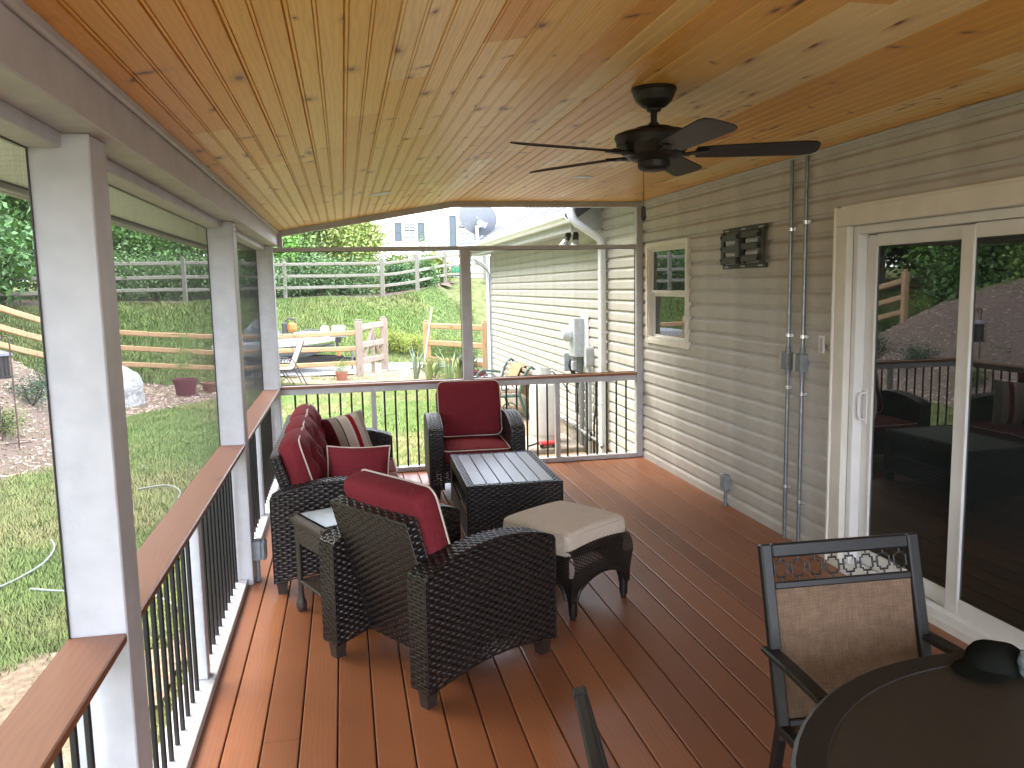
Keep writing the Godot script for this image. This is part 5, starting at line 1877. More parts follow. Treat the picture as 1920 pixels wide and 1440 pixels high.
func build_grass() -> void:
	# blades over the lawn, thick near the porch
	var tuft := MB.new()
	rng.seed = 77
	for i in 9:
		var a := rng.randf() * TAU
		var d := Vector3(cos(a), 0, sin(a))
		var p := Vector3(rng.randf_range(-0.06, 0.06), 0, rng.randf_range(-0.06, 0.06))
		var sd := d.cross(Vector3.UP) * 0.0045
		var l := rng.randf_range(0.035, 0.075)
		tuft.tri(p - sd, p + sd, p + Vector3(0, l, 0) + d * l * rng.randf_range(0.2, 0.7), (Vector3.UP + d * 0.3).normalized())
	var tm := tuft.mesh()
	var xfs := []
	var cols := []
	var patch := noise(31, 0.25, 3)
	var fine := noise(33, 1.3, 2)
	var bare := [PackedVector2Array([Vector2(-1.0, -3.2), Vector2(-2.0, -3.4), Vector2(-2.3, -4.3), Vector2(-1.7, -5.1), Vector2(-0.9, -5.0)]), PackedVector2Array([Vector2(-3.9, -9.9), Vector2(-3.5, -11.0), Vector2(-3.65, -14.3), Vector2(-2.5, -16.8), Vector2(-1.6, -18.9), Vector2(-2.2, -19.4), Vector2(-5.9, -19.4), Vector2(-6.1, -16.0), Vector2(-7.3, -6.0), Vector2(-7.5, 4.0), Vector2(-5.6, 4.0), Vector2(-5.0, -3.0), Vector2(-4.6, -7.0)]), PackedVector2Array([Vector2(-1.5, -18.6), Vector2(0.2, -18.3), Vector2(1.0, -18.2), Vector2(1.3, -17.0), Vector2(2.0, -17.4), Vector2(2.1, -19.8), Vector2(2.2, -21.0), Vector2(1.0, -20.9), Vector2(0.3, -19.9), Vector2(-1.2, -20.2)])]
	for i in 165000:
		var x: float
		var z: float
		if i < 80000:
			x = rng.randf_range(-5.5, -0.75)
			z = rng.randf_range(-19.0, -1.5)
		elif i < 115000:
			x = rng.randf_range(-0.8, 2.4)
			z = rng.randf_range(-19.5, -8.1)
		else:
			x = rng.randf_range(-9.0, 4.8)
			z = rng.randf_range(-31.0, -22.8 if x > -2.5 else -19.5)
			if z < fence_z(x) + 0.2:
				continue
		var skip := false
		for b in bare:
			if Geometry2D.is_point_in_polygon(Vector2(x, z), b):
				skip = rng.randf() > 0.03
		if x > 1.95 and z > -16.3 and z < -8.0:
			continue
		if skip:
			continue
		var pt := patch.get_noise_2d(x, z)
		if pt < -0.25 and rng.randf() < 0.5:
			continue
		var s := rng.randf_range(0.7, 1.3) * (1.0 if z > -19.0 else 1.6)
		xfs.append(Transform3D(Basis(Vector3.UP, rng.randf() * TAU).scaled(Vector3(s * 1.2, s, s * 1.2)), Vector3(x, gh(x, z) - 0.004, z)))
		var k := rng.randf_range(0.75, 1.25) * (1.0 if z > -19.5 else 1.15)
		var dry := (1.0 if z > -19.5 else 0.55) * clampf(0.35 - pt * 1.4 + 0.5 * fine.get_noise_2d(x, z), 0.0, 0.9) * rng.randf_range(0.3, 1.0)
		cols.append(Color((0.19 + 0.19 * dry) * k, (0.27 + 0.05 * dry) * k, (0.085 + 0.085 * dry) * k))
	var o := many(self, "lawn_grass", tm, M.blade, xfs, cols)
	tag(o, "short mown green grass of the yard around the porch", "grass")
	# wood chips on the mulch
	var chip := MB.new()
	chip.box(Vector3.ZERO, Vector3(0.06, 0.008, 0.018), 0.0)
	var cx := []
	var cc := []
	for i in 15000:
		var x := rng.randf_range(-7.4, -2.0)
		var z := rng.randf_range(-19.4, 2.0)
		if not Geometry2D.is_point_in_polygon(Vector2(x, z), bare[1]):
			continue
		cx.append(Transform3D(Basis.from_euler(Vector3(rng.randf_range(-0.4, 0.4), rng.randf() * TAU, rng.randf_range(-0.4, 0.4))).scaled(Vector3.ONE * rng.randf_range(0.6, 1.5)), Vector3(x, gh(x, z) + 0.032, z)))
		var k := rng.randf_range(0.5, 1.5)
		cc.append(Color(0.48 * k, 0.35 * k, 0.27 * k))
	var cm := mat(1, 1, 1, 0.9)
	cm.vertex_color_use_as_albedo = true
	var o2 := many(self, "wood_chips", chip.mesh(), cm, cx, cc)
	tag(o2, "scattered brown wood chips over the mulch bank", "mulch")


# ---------------------------------------------------------------- fences
func split_rail(o: Node3D, a: Vector3, b: Vector3, hs: Array, m: Material, thick := 0.10) -> void:
	for h in hs:
		var rl := MB.new()
		var p := a + Vector3(0, h + rng.randf_range(-0.015, 0.015), 0)
		var q := b + Vector3(0, h + rng.randf_range(-0.015, 0.015), 0)
		var mid := p.lerp(q, 0.5) + Vector3(0, rng.randf_range(-0.03, 0.01), 0)
		var uo := Vector2(rng.randf(), rng.randf())
		rl.bar(p, mid, thick * 0.55, thick * 0.95, 0.018, Vector3.UP, uo)
		rl.bar(mid, q, thick * 0.56, thick * 0.94, 0.018, Vector3.UP, uo)
		put(o, "rail", rl, m)


func fence_post(o: Node3D, at: Vector3, h: float, m: Material, w := 0.13) -> void:
	var mb := MB.new()
	mb.box(Vector3(0, h / 2 - 0.06, 0), Vector3(w, h - 0.08, w * 0.95), 0.012)
	mb.box(Vector3(0, h - 0.075, 0), Vector3(w * 0.72, 0.05, w * 0.7), 0.02)
	var p := put(o, "post", mb, m, at)
	p.rotation.y = rng.randf_range(-0.15, 0.15)


func fence_wire(o: Node3D, a: Vector3, b: Vector3, h: float) -> void:
	var mb := MB.new()
	var l := a.distance_to(b)
	var n := int(l / 0.10)
	for i in n + 1:
		var p := a.lerp(b, float(i) / n)
		mb.tube([p + Vector3(0, 0.03, 0), p + Vector3(0, h, 0)], 0.0017, 3, false, false)
	for i in int(h / 0.10) + 1:
		mb.tube([a + Vector3(0, 0.03 + i * 0.10, 0), b + Vector3(0, 0.03 + i * 0.10, 0)], 0.0017, 3, false, false)
	stuff(put(o, "wire_mesh", mb, M.dark_grey))


func ground_pt(x: float, z: float) -> Vector3:
	return Vector3(x, gh(x, z), z)


func build_fences() -> void:
	rng.seed = 4
	var hs := [0.36, 0.73, 1.12]
	# far weathered fence on top of the bank
	var far := thing("split_rail_fence", "weathered grey split rail fence with wire along the top of the grass bank", "fence", Vector3.ZERO)
	var xs := [-10.2, -7.4, -4.4, -1.8, 1.34, 2.6, 4.07, 6.0]
	var prev := Vector3.ZERO
	for i in xs.size():
		var p := ground_pt(xs[i], fence_z(xs[i]))
		fence_post(far, p, 1.34, M.weathered, 0.15 if i >= 4 else 0.12)
		if i > 0:
			split_rail(far, prev, p, hs, M.weathered, 0.11)
			if i < 5:
				fence_wire(far, prev + Vector3(0, 0, -0.07), p + Vector3(0, 0, -0.07), 1.1)
		prev = p
	# new cedar fence across the yard, then up the bank
	var near := thing("split_rail_fence", "new cedar split rail fence across the yard in front of the boat", "fence", Vector3.ZERO)
	var ps := [ground_pt(0.33, -19.7), ground_pt(-2.75, -19.75), ground_pt(-5.95, -19.6)]
	for i in ps.size():
		if i > 0:
			fence_post(near, ps[i], 1.36, M.cedar)
			split_rail(near, ps[i - 1], ps[i], [0.335, 0.70, 1.07], M.cedar, 0.12)
			fence_wire(near, ps[i - 1] + Vector3(0, 0, -0.08), ps[i] + Vector3(0, 0, -0.08), 1.05)
	var bank := thing("split_rail_fence", "cedar split rail fence climbing the mulch bank at the left edge", "fence", Vector3.ZERO)
	var bs := [ps[2], ground_pt(-6.68, -16.6)]
	for i in bs.size():
		if i > 0:
			fence_post(bank, bs[i], 1.36, M.cedar)
			split_rail(bank, bs[i - 1], bs[i], [0.335, 0.70, 1.07], M.cedar, 0.13)
	# the gate: two posts, three rails, a middle stile and two braces
	var gate := thing("garden_gate", "grey wooden gate panel with crossed braces between two posts", "gate", Vector3.ZERO)
	var ga := ground_pt(0.33, -19.7)
	var gb := ground_pt(0.97, -20.75)
	fence_post(gate, ga, 1.44, M.gate_wood, 0.17)
	fence_post(gate, gb, 1.42, M.gate_wood, 0.17)
	split_rail(gate, ga, gb, [0.36, 0.74, 1.18], M.gate_wood, 0.155)
	var gm := ga.lerp(gb, 0.52)
	var stile := MB.new()
	stile.bar(gm + Vector3(0.0, 0.0, -0.06), gm + Vector3(0.0, 1.2, -0.06), 0.10, 0.10, 0.012, Vector3.RIGHT)
	put(gate, "stile", stile, M.gate_wood)
	for s in [0, 1]:
		var br := MB.new()
		var e := ga.lerp(gb, 0.16) if s == 0 else ga.lerp(gb, 0.84)
		br.bar(e + Vector3(0, 0.36 if s == 0 else 0.30, -0.02), gm + Vector3(0, 1.15, -0.02), 0.09, 0.08, 0.012, Vector3.RIGHT)
		put(gate, "brace", br, M.gate_wood)
	# right hand run up to the house corner
	var rf := thing("split_rail_fence", "short run of new cedar split rail fence beside the house corner", "fence", Vector3.ZERO)
	var ra := ground_pt(2.06, -20.8)
	var rb := ground_pt(3.2, -18.6)
	fence_post(rf, ra, 1.34, M.cedar, 0.16)
	fence_post(rf, rb, 1.38, M.cedar, 0.16)
	split_rail(rf, ra, rb, [0.30, 0.73, 1.16], M.cedar, 0.14)
	fence_wire(rf, ra + Vector3(0, 0, -0.08), rb + Vector3(0, 0, -0.08), 1.15)


func build_neighbour() -> void:
	var o := thing("neighbour_house", "white two storey house with dark shutters beyond the far fence", "house", Vector3(0, 1.9, -46.0))
	var w := MB.new()
	w.box(Vector3(3.6, 4.3, -4.0), Vector3(11.0, 8.0, 8.0))
	var sid := mat(0.80, 0.80, 0.80, 0.6)
	put(o, "wall", w, sid)
	# clapboards: a thin lip every 18 cm
	var lap := MB.new()
	lap.sweep_z([Vector2(0.0, 0.0), Vector2(-0.02, 0.0), Vector2(-0.006, 0.18)], -5.5, 5.5)
	var lm := lap.mesh()
	for k in 36:
		var p := put(o, "siding_course", lm, sid, Vector3(3.6, 0.35 + k * 0.18, 0.0))
		p.rotation.y = PI / 2
	var f := MB.new()
	f.box(Vector3(3.6, 0.0, -4.0), Vector3(10.9, 0.9, 7.9))
	put(o, "foundation", f, M.concrete)
	var roof := MB.new()
	roof.prism(PackedVector2Array([Vector2(-0.5, 8.2), Vector2(-4.0, 11.0), Vector2(-8.5, 8.2)]), -2.3, 9.5, Transform3D(Basis(Vector3(0, 0, 1), Vector3.UP, Vector3(1, 0, 0)), Vector3(0, 0, 0)))
	put(o, "roof", roof, M.shingle[0])
	for q in [[3.79, 2.93, 0.60, 0.86, 0], [6.90, 2.95, 0.72, 1.62, 1]]:
		var n := Node3D.new()
		n.name = "window"
		o.add_child(n, true)
		n.position = Vector3(q[0], q[1], 0.03)
		var fr := MB.new()
		var ww: float = q[2]
		var hh: float = q[3]
		for s in [-1.0, 1.0]:
			fr.box(Vector3(s * (ww / 2 + 0.05), 0, 0), Vector3(0.10, hh + 0.2, 0.06), 0.005)
			fr.box(Vector3(0, s * (hh / 2 + 0.05), 0.001), Vector3(ww, 0.10, 0.06), 0.005)
		fr.box(Vector3(0, 0, -0.005), Vector3(ww, 0.05, 0.05), 0.004)
		for s in [-1.0, 1.0]:
			fr.box(Vector3(0, s * hh / 4, -0.012), Vector3(ww, 0.012, 0.03), 0.0)
		fr.box(Vector3(0, 0, -0.014), Vector3(0.012, hh, 0.03), 0.0)
		put(n, "frame", fr, M.white_paint)
		var pane := mat(0.04, 0.046, 0.055, 0.3, 0.0, 0.2)
		boxed(n, "pane", Vector3(0, hh / 4, -0.02), Vector3(ww, hh / 2 - 0.02, 0.01), pane, 0.0)
		boxed(n, "pane", Vector3(0, -hh / 4, -0.02), Vector3(ww, hh / 2 - 0.02, 0.01), mat(0.15, 0.16, 0.17, 0.3, 0.0, 0.2), 0.0)
		for s in [-1.0, 1.0]:
			var sh := MB.new()
			var sx: float = s * (ww / 2 + 0.10 + 0.24)
			var sw := 0.20
			for e in [-1.0, 1.0]:
				sh.box(Vector3(sx + e * (sw - 0.03), 0, 0), Vector3(0.06, hh + 0.16, 0.05), 0.004)
			for y in [hh / 2 + 0.05, 0.0, -hh / 2 - 0.05]:
				sh.box(Vector3(sx, y, 0.0), Vector3(sw * 2 - 0.12, 0.07, 0.05), 0.004)
			sh.box(Vector3(sx, 0, -0.012), Vector3(sw * 2 - 0.1, hh + 0.1, 0.02), 0.0)
			put(o, "shutter", sh, M.shutter, Vector3(q[0], q[1], 0.04))
	# the hose reel against its foundation
	var hr := thing("hose_reel", "green garden hose reel against the white house beyond the far fence", "hose reel", Vector3(6.3, 2.25, -45.4))
	var c := MB.new()
	for k in 9:
		var rg := []
		for i in 18:
			var a := TAU * i / 18.0
			rg.append(Vector3(-0.36 + k * 0.09, 0.42 + cos(a) * 0.30, sin(a) * 0.30))
		c.tube(rg, 0.045, 6, true)
	put(hr, "hose", c, mat(0.05, 0.25, 0.14, 0.5))
	for s in [-1.0, 1.0]:
		var d := MB.new()
		d.lathe([Vector2(0.001, -0.01), Vector2(0.38, -0.01), Vector2(0.38, 0.01), Vector2(0.001, 0.01)], 20, Transform3D(Basis(Vector3.BACK, PI / 2), Vector3(s * 0.42, 0.42, 0)))
		d.box(Vector3(s * 0.45, 0.1, 0), Vector3(0.04, 0.5, 0.4), 0.005)
		put(hr, "side_frame", d, M.gelcoat)


# ---------------------------------------------------------------- things in the yard
func pot(called: String, label: String, cat: String, at: Vector3, r: float, h: float, m: Material, plant: int) -> void:
	var o := thing(called, label, cat, at)
	var b := MB.new()
	b.lathe([Vector2(0.001, 0.0), Vector2(r * 0.72, 0.0), Vector2(r * 0.92, h * 0.80), Vector2(r * 1.0, h * 0.80), Vector2(r * 1.03, h), Vector2(r * 0.90, h), Vector2(r * 0.86, h * 0.86), Vector2(0.001, h * 0.84)], 26)
	put(o, "body", b, m)
	var ds := MB.new()
	ds.lathe([Vector2(0.001, 0.002), Vector2(r * 0.95, 0.002), Vector2(r * 1.0, 0.03), Vector2(r * 0.9, 0.03)], 24)
	put(o, "saucer", ds, m)
	if plant > 0:
		var lobes := [[Vector3(0, h + 0.12, 0), Vector3(r * 0.9, 0.16, r * 0.9)]]
		if plant == 2:
			lobes = [[Vector3(-0.05, h + 0.3, 0), Vector3(r * 0.8, 0.3, r * 0.8)], [Vector3(0.05, h + 0.65, 0), Vector3(r * 0.6, 0.3, r * 0.6)]]
		foliage(o, lobes, 30 if plant == 1 else 70, Color(0.20, 0.29, 0.10), 0.3, 0.24, 1)


func build_yard_things() -> void:
	rng.seed = 8
	# boulder
	var bo := MB.new()
	var bn := noise(61, 0.9, 4)
	bo.grid(36, 20, func(a: float, b: float) -> Vector3:
		var an := a * TAU
		var el := (b - 0.15) * PI * 0.5 / 0.85
		var d := Vector3(cos(an) * cos(el), sin(el), sin(an) * cos(el))
		var k := 1.0 + 0.16 * bn.get_noise_3d(d.x * 1.3, d.y * 1.3, d.z * 1.3) + 0.03 * bn.get_noise_3d(d.x * 6.0, d.y * 6.0, d.z * 6.0)
		return Vector3(signf(d.x) * pow(absf(d.x), 0.85) * 0.84, signf(d.y) * pow(absf(d.y), 0.8) * 0.72, d.z * 0.6) * k)
	bo.smooth()
	tag(put(self, "boulder", bo, M.rock, Vector3(-4.55, gh(-4.55, -16.2) - 0.08, -16.2)), "large pale grey boulder on the mulch in front of the cedar fence", "boulder")
	pot("flower_pot", "large maroon plant pot on the mulch near the cedar fence", "pot", ground_pt(-3.2, -17.35), 0.24, 0.36, M.maroon, 2)
	pot("flower_pot", "low brown planter right of the maroon plant pot", "pot", ground_pt(-2.72, -17.9), 0.28, 0.22, mat(0.28, 0.13, 0.08, 0.8), 1)
	pot("flower_pot", "terracotta pot with a small plant in front of the gate", "pot", ground_pt(-0.10, -19.2), 0.15, 0.21, M.terracotta, 1)
	# lantern on its shepherd hooks
	var lx := -4.36
	var lz := -11.65
	var hk := thing("shepherd_hook", "double iron shepherd hook standing in the mulch at the left edge", "garden hook", ground_pt(lx, lz))
	for s in [-1.0, 1.0]:
		var rod := MB.new()
		var pts := [Vector3(s * 0.11, -0.05, s * 0.04), Vector3(s * 0.105, 1.15, s * 0.04)]
		for i in 9:
			var a := PI * i / 8.0
			pts.append(Vector3(s * (0.105 - 0.05 * (1.0 - cos(a))), 1.15 + 0.28 + 0.05 * sin(a) - (0.0 if i > 0 else 0.1), s * 0.04 * (1.0 - i / 8.0)))
		rod.tube(pts, 0.009, 7)
		put(hk, "rod", rod, mat(0.10, 0.06, 0.045, 0.6))
	var foot := MB.new()
	foot.tube([Vector3(-0.2, 0.06, 0.05), Vector3(0.25, 0.07, 0.0)], 0.008, 6)
	put(hk, "foot_bar", foot, mat(0.10, 0.06, 0.045, 0.6))
	var ln := thing("bird_feeder", "dark tube bird feeder with a round roof hanging from the shepherd hook", "bird feeder", ground_pt(lx - 0.02, lz) + Vector3(0, 0.92, 0))
	var lb := MB.new()
	lb.lathe([Vector2(0.001, 0.0), Vector2(0.115, 0.0), Vector2(0.115, 0.02), Vector2(0.09, 0.025), Vector2(0.09, 0.30), Vector2(0.001, 0.30)], 20)
	put(ln, "tube", lb, mat(0.03, 0.025, 0.025, 0.5))
	var lr := MB.new()
	lr.lathe([Vector2(0.12, 0.29), Vector2(0.135, 0.295), Vector2(0.12, 0.32), Vector2(0.02, 0.36), Vector2(0.001, 0.36)], 20)
	put(ln, "roof", lr, mat(0.16, 0.14, 0.17, 0.5))
	for i in 8:
		var a := TAU * i / 8.0
		var wr := MB.new()
		wr.tube([Vector3(cos(a) * 0.112, 0.02, sin(a) * 0.112), Vector3(cos(a) * 0.112, 0.30, sin(a) * 0.112)], 0.005, 5)
		put(ln, "cage_wire", wr, mat(0.09, 0.05, 0.04, 0.6))
	# hoses on the grass
	for q in [[[-3.4, -6.2], [-2.9, -6.0], [-2.55, -6.1], [-2.36, -6.55], [-2.38, -7.0], [-2.5, -7.3]], [[-2.25, -6.1], [-1.9, -5.95], [-1.5, -5.9], [-1.1, -5.4]], [[-2.2, -9.0], [-1.95, -9.1], [-1.75, -8.8], [-1.7, -8.4]]]:
		var pts := []
		for i in q.size() - 1:
			for k in 5:
				var p0: Array = q[maxi(i - 1, 0)]
				var p1: Array = q[i]
				var p2: Array = q[i + 1]
				var p3: Array = q[mini(i + 2, q.size() - 1)]
				var v := Vector2(p1[0], p1[1]).cubic_interpolate(Vector2(p2[0], p2[1]), Vector2(p0[0], p0[1]), Vector2(p3[0], p3[1]), k / 5.0)
				pts.append(Vector3(v.x, gh(v.x, v.y) + 0.05, v.y))
		var h := MB.new()
		h.tube(pts, 0.009, 6)
		tag(put(self, "garden_hose", h, M.hose), ["pale garden hose curving over the lawn at the left edge", "pale hose end lying on the lawn before the nearest porch post", "pale hose loop on the lawn right of the nearest porch post"][[-3.4, -2.25, -2.2].find(q[0][0])], "hose")
	# sling chair outside, facing left
	var sc := thing("lawn_chair", "tan sling patio chair on the lawn outside the corner post", "chair", ground_pt(-1.35, -18.3), PI / 2 + 0.25)
	var sp := MB.new()
	for s in [-1.0, 1.0]:
		sp.tube([Vector3(s * 0.27, 0.40, -0.28), Vector3(s * 0.27, 0.38, 0.12), Vector3(s * 0.27, 0.42, 0.20), Vector3(s * 0.26, 0.95, 0.42), Vector3(s * 0.24, 0.98, 0.43)], 0.014, 7)
		sp.tube([Vector3(s * 0.29, 0.0, -0.36), Vector3(s * 0.29, 0.40, -0.22), Vector3(s * 0.29, 0.60, -0.10), Vector3(s * 0.29, 0.60, 0.16), Vector3(s * 0.29, 0.44, 0.26), Vector3(s * 0.29, 0.0, 0.46)], 0.013, 7)
		sp.tube([Vector3(s * 0.29, 0.36, -0.02), Vector3(s * 0.29, 0.0, 0.22)], 0.011, 6)
	sp.tube([Vector3(-0.29, 0.30, 0.33), Vector3(0.29, 0.30, 0.33)], 0.012, 6)
	put(sc, "frame", sp, mat(0.06, 0.05, 0.045, 0.5))
	var sl := MB.new()
	var prof := [Vector2(-0.30, 0.42), Vector2(-0.26, 0.40), Vector2(0.10, 0.385), Vector2(0.19, 0.42), Vector2(0.42, 0.97)]
	for i in prof.size() - 1:
		var a: Vector2 = prof[i]
		var b: Vector2 = prof[i + 1]
		var e := (b - a).normalized()
		sl.quad(Vector3(-0.26, a.y, a.x), Vector3(0.26, a.y, a.x), Vector3(0.26, b.y, b.x), Vector3(-0.26, b.y, b.x), Vector3(0, e.x, -e.y))
		sl.quad(Vector3(-0.26, a.y - 0.004, a.x), Vector3(0.26, a.y - 0.004, a.x), Vector3(0.26, b.y - 0.004, b.x), Vector3(-0.26, b.y - 0.004, b.x), Vector3(0, -e.x, e.y))
	put(sc, "sling", sl, M.pale_sling)
	var pt := thing("lawn_table", "dark patio table on the lawn, mostly hidden by the corner post", "table", ground_pt(-2.25, -18.5))
	var tt := MB.new()
	tt.lathe([Vector2(0.001, 0.70), Vector2(0.5, 0.70), Vector2(0.5, 0.67), Vector2(0.001, 0.67)], 28)
	put(pt, "table_top", tt, M.dark_grey)
	for i in 4:
		var a := PI / 4 + i * PI / 2
		var lg := MB.new()
		lg.tube([Vector3(cos(a) * 0.46, 0, sin(a) * 0.46), Vector3(cos(a) * 0.44, 0.67, sin(a) * 0.44)], 0.016, 7)
		put(pt, "leg", lg, M.dark_grey)
	# long handle leaning on the right fence
	var rk := thing("long_handled_tool", "pale long handled garden tool leaning on the right split rail fence", "garden tool", Vector3.ZERO)
	var rh := MB.new()
	rh.tube([Vector3(1.93, -0.18, -20.45), Vector3(2.19, 1.25, -20.62)], 0.019, 8)
	put(rk, "handle", rh, M.handle_wood)
	var re := MB.new()
	re.tube([Vector3(1.90, -0.34, -20.43), Vector3(1.931, -0.17, -20.45)], [0.028, 0.024], 8)
	put(rk, "ferrule", re, M.dark_grey)
	build_boat()


func build_boat() -> void:
	var z := -21.6
	var tr := thing("boat_trailer", "black boat trailer with white lettering on its frame, tongue pointing right", "trailer", Vector3(0.45, GROUND - 0.12, z))
	var fr := MB.new()
	for s in [-1.0, 1.0]:
		fr.bar(Vector3(-3.5, 0.52, s * 0.65), Vector3(-1.9, 0.46, s * 0.60), 0.06, 0.17, 0.008)
		fr.bar(Vector3(-1.92, 0.46, s * 0.60), Vector3(-0.5, 0.42, s * 0.10), 0.06, 0.17, 0.008)
	fr.bar(Vector3(-0.9, 0.43, 0), Vector3(0.55, 0.36, 0), 0.10, 0.11, 0.008)
	fr.bar(Vector3(-2.95, 0.42, -0.8), Vector3(-2.95, 0.42, 0.8), 0.06, 0.08, 0.005)
	put(tr, "frame", fr, M.black)
	put(tr, "emblem", trailer_mark(), M.white_paint)
	var wp := MB.new()
	wp.bar(Vector3(-0.62, 0.45, 0), Vector3(-0.66, 0.98, 0), 0.07, 0.07, 0.006, Vector3.RIGHT)
	wp.box(Vector3(-0.62, 0.92, 0), Vector3(0.16, 0.14, 0.12), 0.01)
	put(tr, "winch_post", wp, M.dark_grey)
	var lt := MB.new()
	lt.box(Vector3(-0.62, 0.56, 0.10), Vector3(0.09, 0.14, 0.03), 0.008)
	put(tr, "marker_lamp", lt, M.orange)
	var jk := MB.new()
	jk.tube([Vector3(-0.28, 0.12, 0.12), Vector3(-0.28, 0.75, 0.12)], 0.03, 9)
	jk.tube([Vector3(-0.28, 0.09, 0.09), Vector3(-0.28, 0.09, 0.15)], 0.09, 14)
	put(tr, "jack", jk, M.steel)
	for q in [-2.95]:
		var wh := MB.new()
		var tf := Transform3D(Basis(Vector3.RIGHT, PI / 2), Vector3(q, 0.43, 0.82))
		wh.lathe([Vector2(0.16, -0.09), Vector2(0.29, -0.09), Vector2(0.31, -0.06), Vector2(0.31, 0.06), Vector2(0.29, 0.09), Vector2(0.16, 0.09)], 24, tf)
		put(tr, "tyre", wh, M.rubber)
		var hb := MB.new()
		hb.lathe([Vector2(0.165, 0.05), Vector2(0.10, 0.07), Vector2(0.001, 0.07)], 18, tf)
		put(tr, "rim", hb, M.steel)
	var fd := MB.new()
	fd.bar(Vector3(-3.35, 0.72, 0.82), Vector3(-2.55, 0.72, 0.82), 0.24, 0.03, 0.008)
	put(tr, "fender", fd, M.black)
	# hull lofted from stern to bow
	var bt := thing("boat", "white and grey fishing boat on its trailer behind the cedar fence", "boat", Vector3(0.45, GROUND - 0.30, z))
	var hull := MB.new()
	var secs := 14
	hull.grid(16, secs, func(a: float, b: float) -> Vector3:
		var x := lerpf(-3.6, -0.72, b)
		var hw := 0.92 * pow(1.0 - pow(b, 3.5), 0.7) + 0.02
		var sheer := 0.98 + 0.12 * b * b
		var keel := 0.55 + 0.32 * pow(b, 3.0)
		var q := a * 2.0 - 1.0
		var s := signf(q)
		var k := absf(q)
		if k < 0.5:
			return Vector3(x, lerpf(keel, keel + 0.16, k * 2.0), s * hw * 0.85 * k * 2.0)
		var m := (k - 0.5) * 2.0
		return Vector3(x, lerpf(keel + 0.16, sheer - 0.12, m), s * hw * lerpf(0.85, 1.0, m)))
	hull.smooth()
	put(bt, "hull", hull, M.tarp)
	var gw := MB.new()
	gw.grid(2, secs, func(a: float, b: float) -> Vector3:
		var x := lerpf(-3.6, -0.68, b)
		var hw := 0.94 * pow(1.0 - pow(b, 3.5), 0.7) + 0.04
		return Vector3(x, lerpf(0.97, 1.12, a) + 0.12 * b * b, hw + 0.012 * (1.0 - absf(a * 2 - 1))))
	gw.grid(2, secs, func(a: float, b: float) -> Vector3:
		var x := lerpf(-3.6, -0.68, b)
		var hw := 0.94 * pow(1.0 - pow(b, 3.5), 0.7) + 0.04
		return Vector3(x, lerpf(0.97, 1.12, a) + 0.12 * b * b, -hw - 0.012 * (1.0 - absf(a * 2 - 1))))
	gw.smooth()
	put(bt, "side_band", gw, M.gelcoat)
	var dk := MB.new()
	dk.grid(2, secs, func(a: float, b: float) -> Vector3:
		var x := lerpf(-3.6, -0.70, b)
		var hw := 0.93 * pow(1.0 - pow(b, 3.5), 0.7) + 0.03
		return Vector3(x, 1.10 + 0.12 * b * b + 0.03 * (1.0 - pow(a * 2 - 1, 2)), hw * (a * 2 - 1)))
	dk.smooth(true)
	put(bt, "deck", dk, M.pale_grey)
	var tm := MB.new()
	tm.tube([Vector3(-1.05, 1.24, 0.25), Vector3(-0.42, 1.24, 0.25)], [0.05, 0.065], 12)
	tm.tube([Vector3(-0.62, 1.22, 0.25), Vector3(-0.62, 1.45, 0.25)], 0.03, 8)
	tm.box(Vector3(-0.60, 1.40, 0.25), Vector3(0.34, 0.16, 0.18), 0.04)
	put(bt, "trolling_motor", tm, M.pale_grey)
	var tp := MB.new()
	var tn := noise(71, 1.4, 3)
	tp.grid(18, 8, func(a: float, b: float) -> Vector3:
		var an := a * TAU
		var rr := cos(b * PI / 2)
		return Vector3(-2.55 + cos(an) * 0.5 * rr, 1.12 + 0.46 * sin(b * PI / 2) * (1.0 + 0.6 * tn.get_noise_2d(cos(an) * 2.0 * rr, sin(an) * 2.0 * rr)), sin(an) * 0.4 * rr))
	tp.smooth(true)
	tag(put(self, "tarp", tp, M.tarp, Vector3(0.5, GROUND - 0.28, z)), "crumpled grey tarpaulin heaped on the boat beside the corner post", "tarpaulin")
	var gear := thing("blower", "orange and black power tool lying on the boat", "power tool", Vector3(-1.35, GROUND + 0.86, z))
	var gb := MB.new()
	gb.box(Vector3(0.04, 0.30, 0), Vector3(0.22, 0.24, 0.2), 0.06)
	put(gear, "housing", gb, M.orange)
	var gk := MB.new()
	gk.box(Vector3(-0.14, 0.26, 0), Vector3(0.14, 0.34, 0.16), 0.04)
	gk.box(Vector3(0.05, 0.08, 0), Vector3(0.26, 0.16, 0.2), 0.03)
	gk.tube([Vector3(-0.15, 0.42, 0), Vector3(-0.05, 0.52, 0), Vector3(0.1, 0.5, 0), Vector3(0.14, 0.42, 0)], 0.022, 8)
	gk.tube([Vector3(0.1, 0.12, 0), Vector3(0.5, 0.20, 0), Vector3(0.75, 0.16, 0.02)], [0.06, 0.05, 0.045], 10)
	put(gear, "engine", gk, M.dark_grey)
	var sn := MB.new()
	sn.tube([Vector3(-0.75, 1.24, 0.05), Vector3(-1.3, 1.30, 0.1), Vector3(-1.7, 1.28, 0.2)], 0.05, 8)
	sn.box(Vector3(-0.95, 1.36, 0.05), Vector3(0.22, 0.22, 0.2), 0.05)
	put(bt, "seat", sn, M.gelcoat)


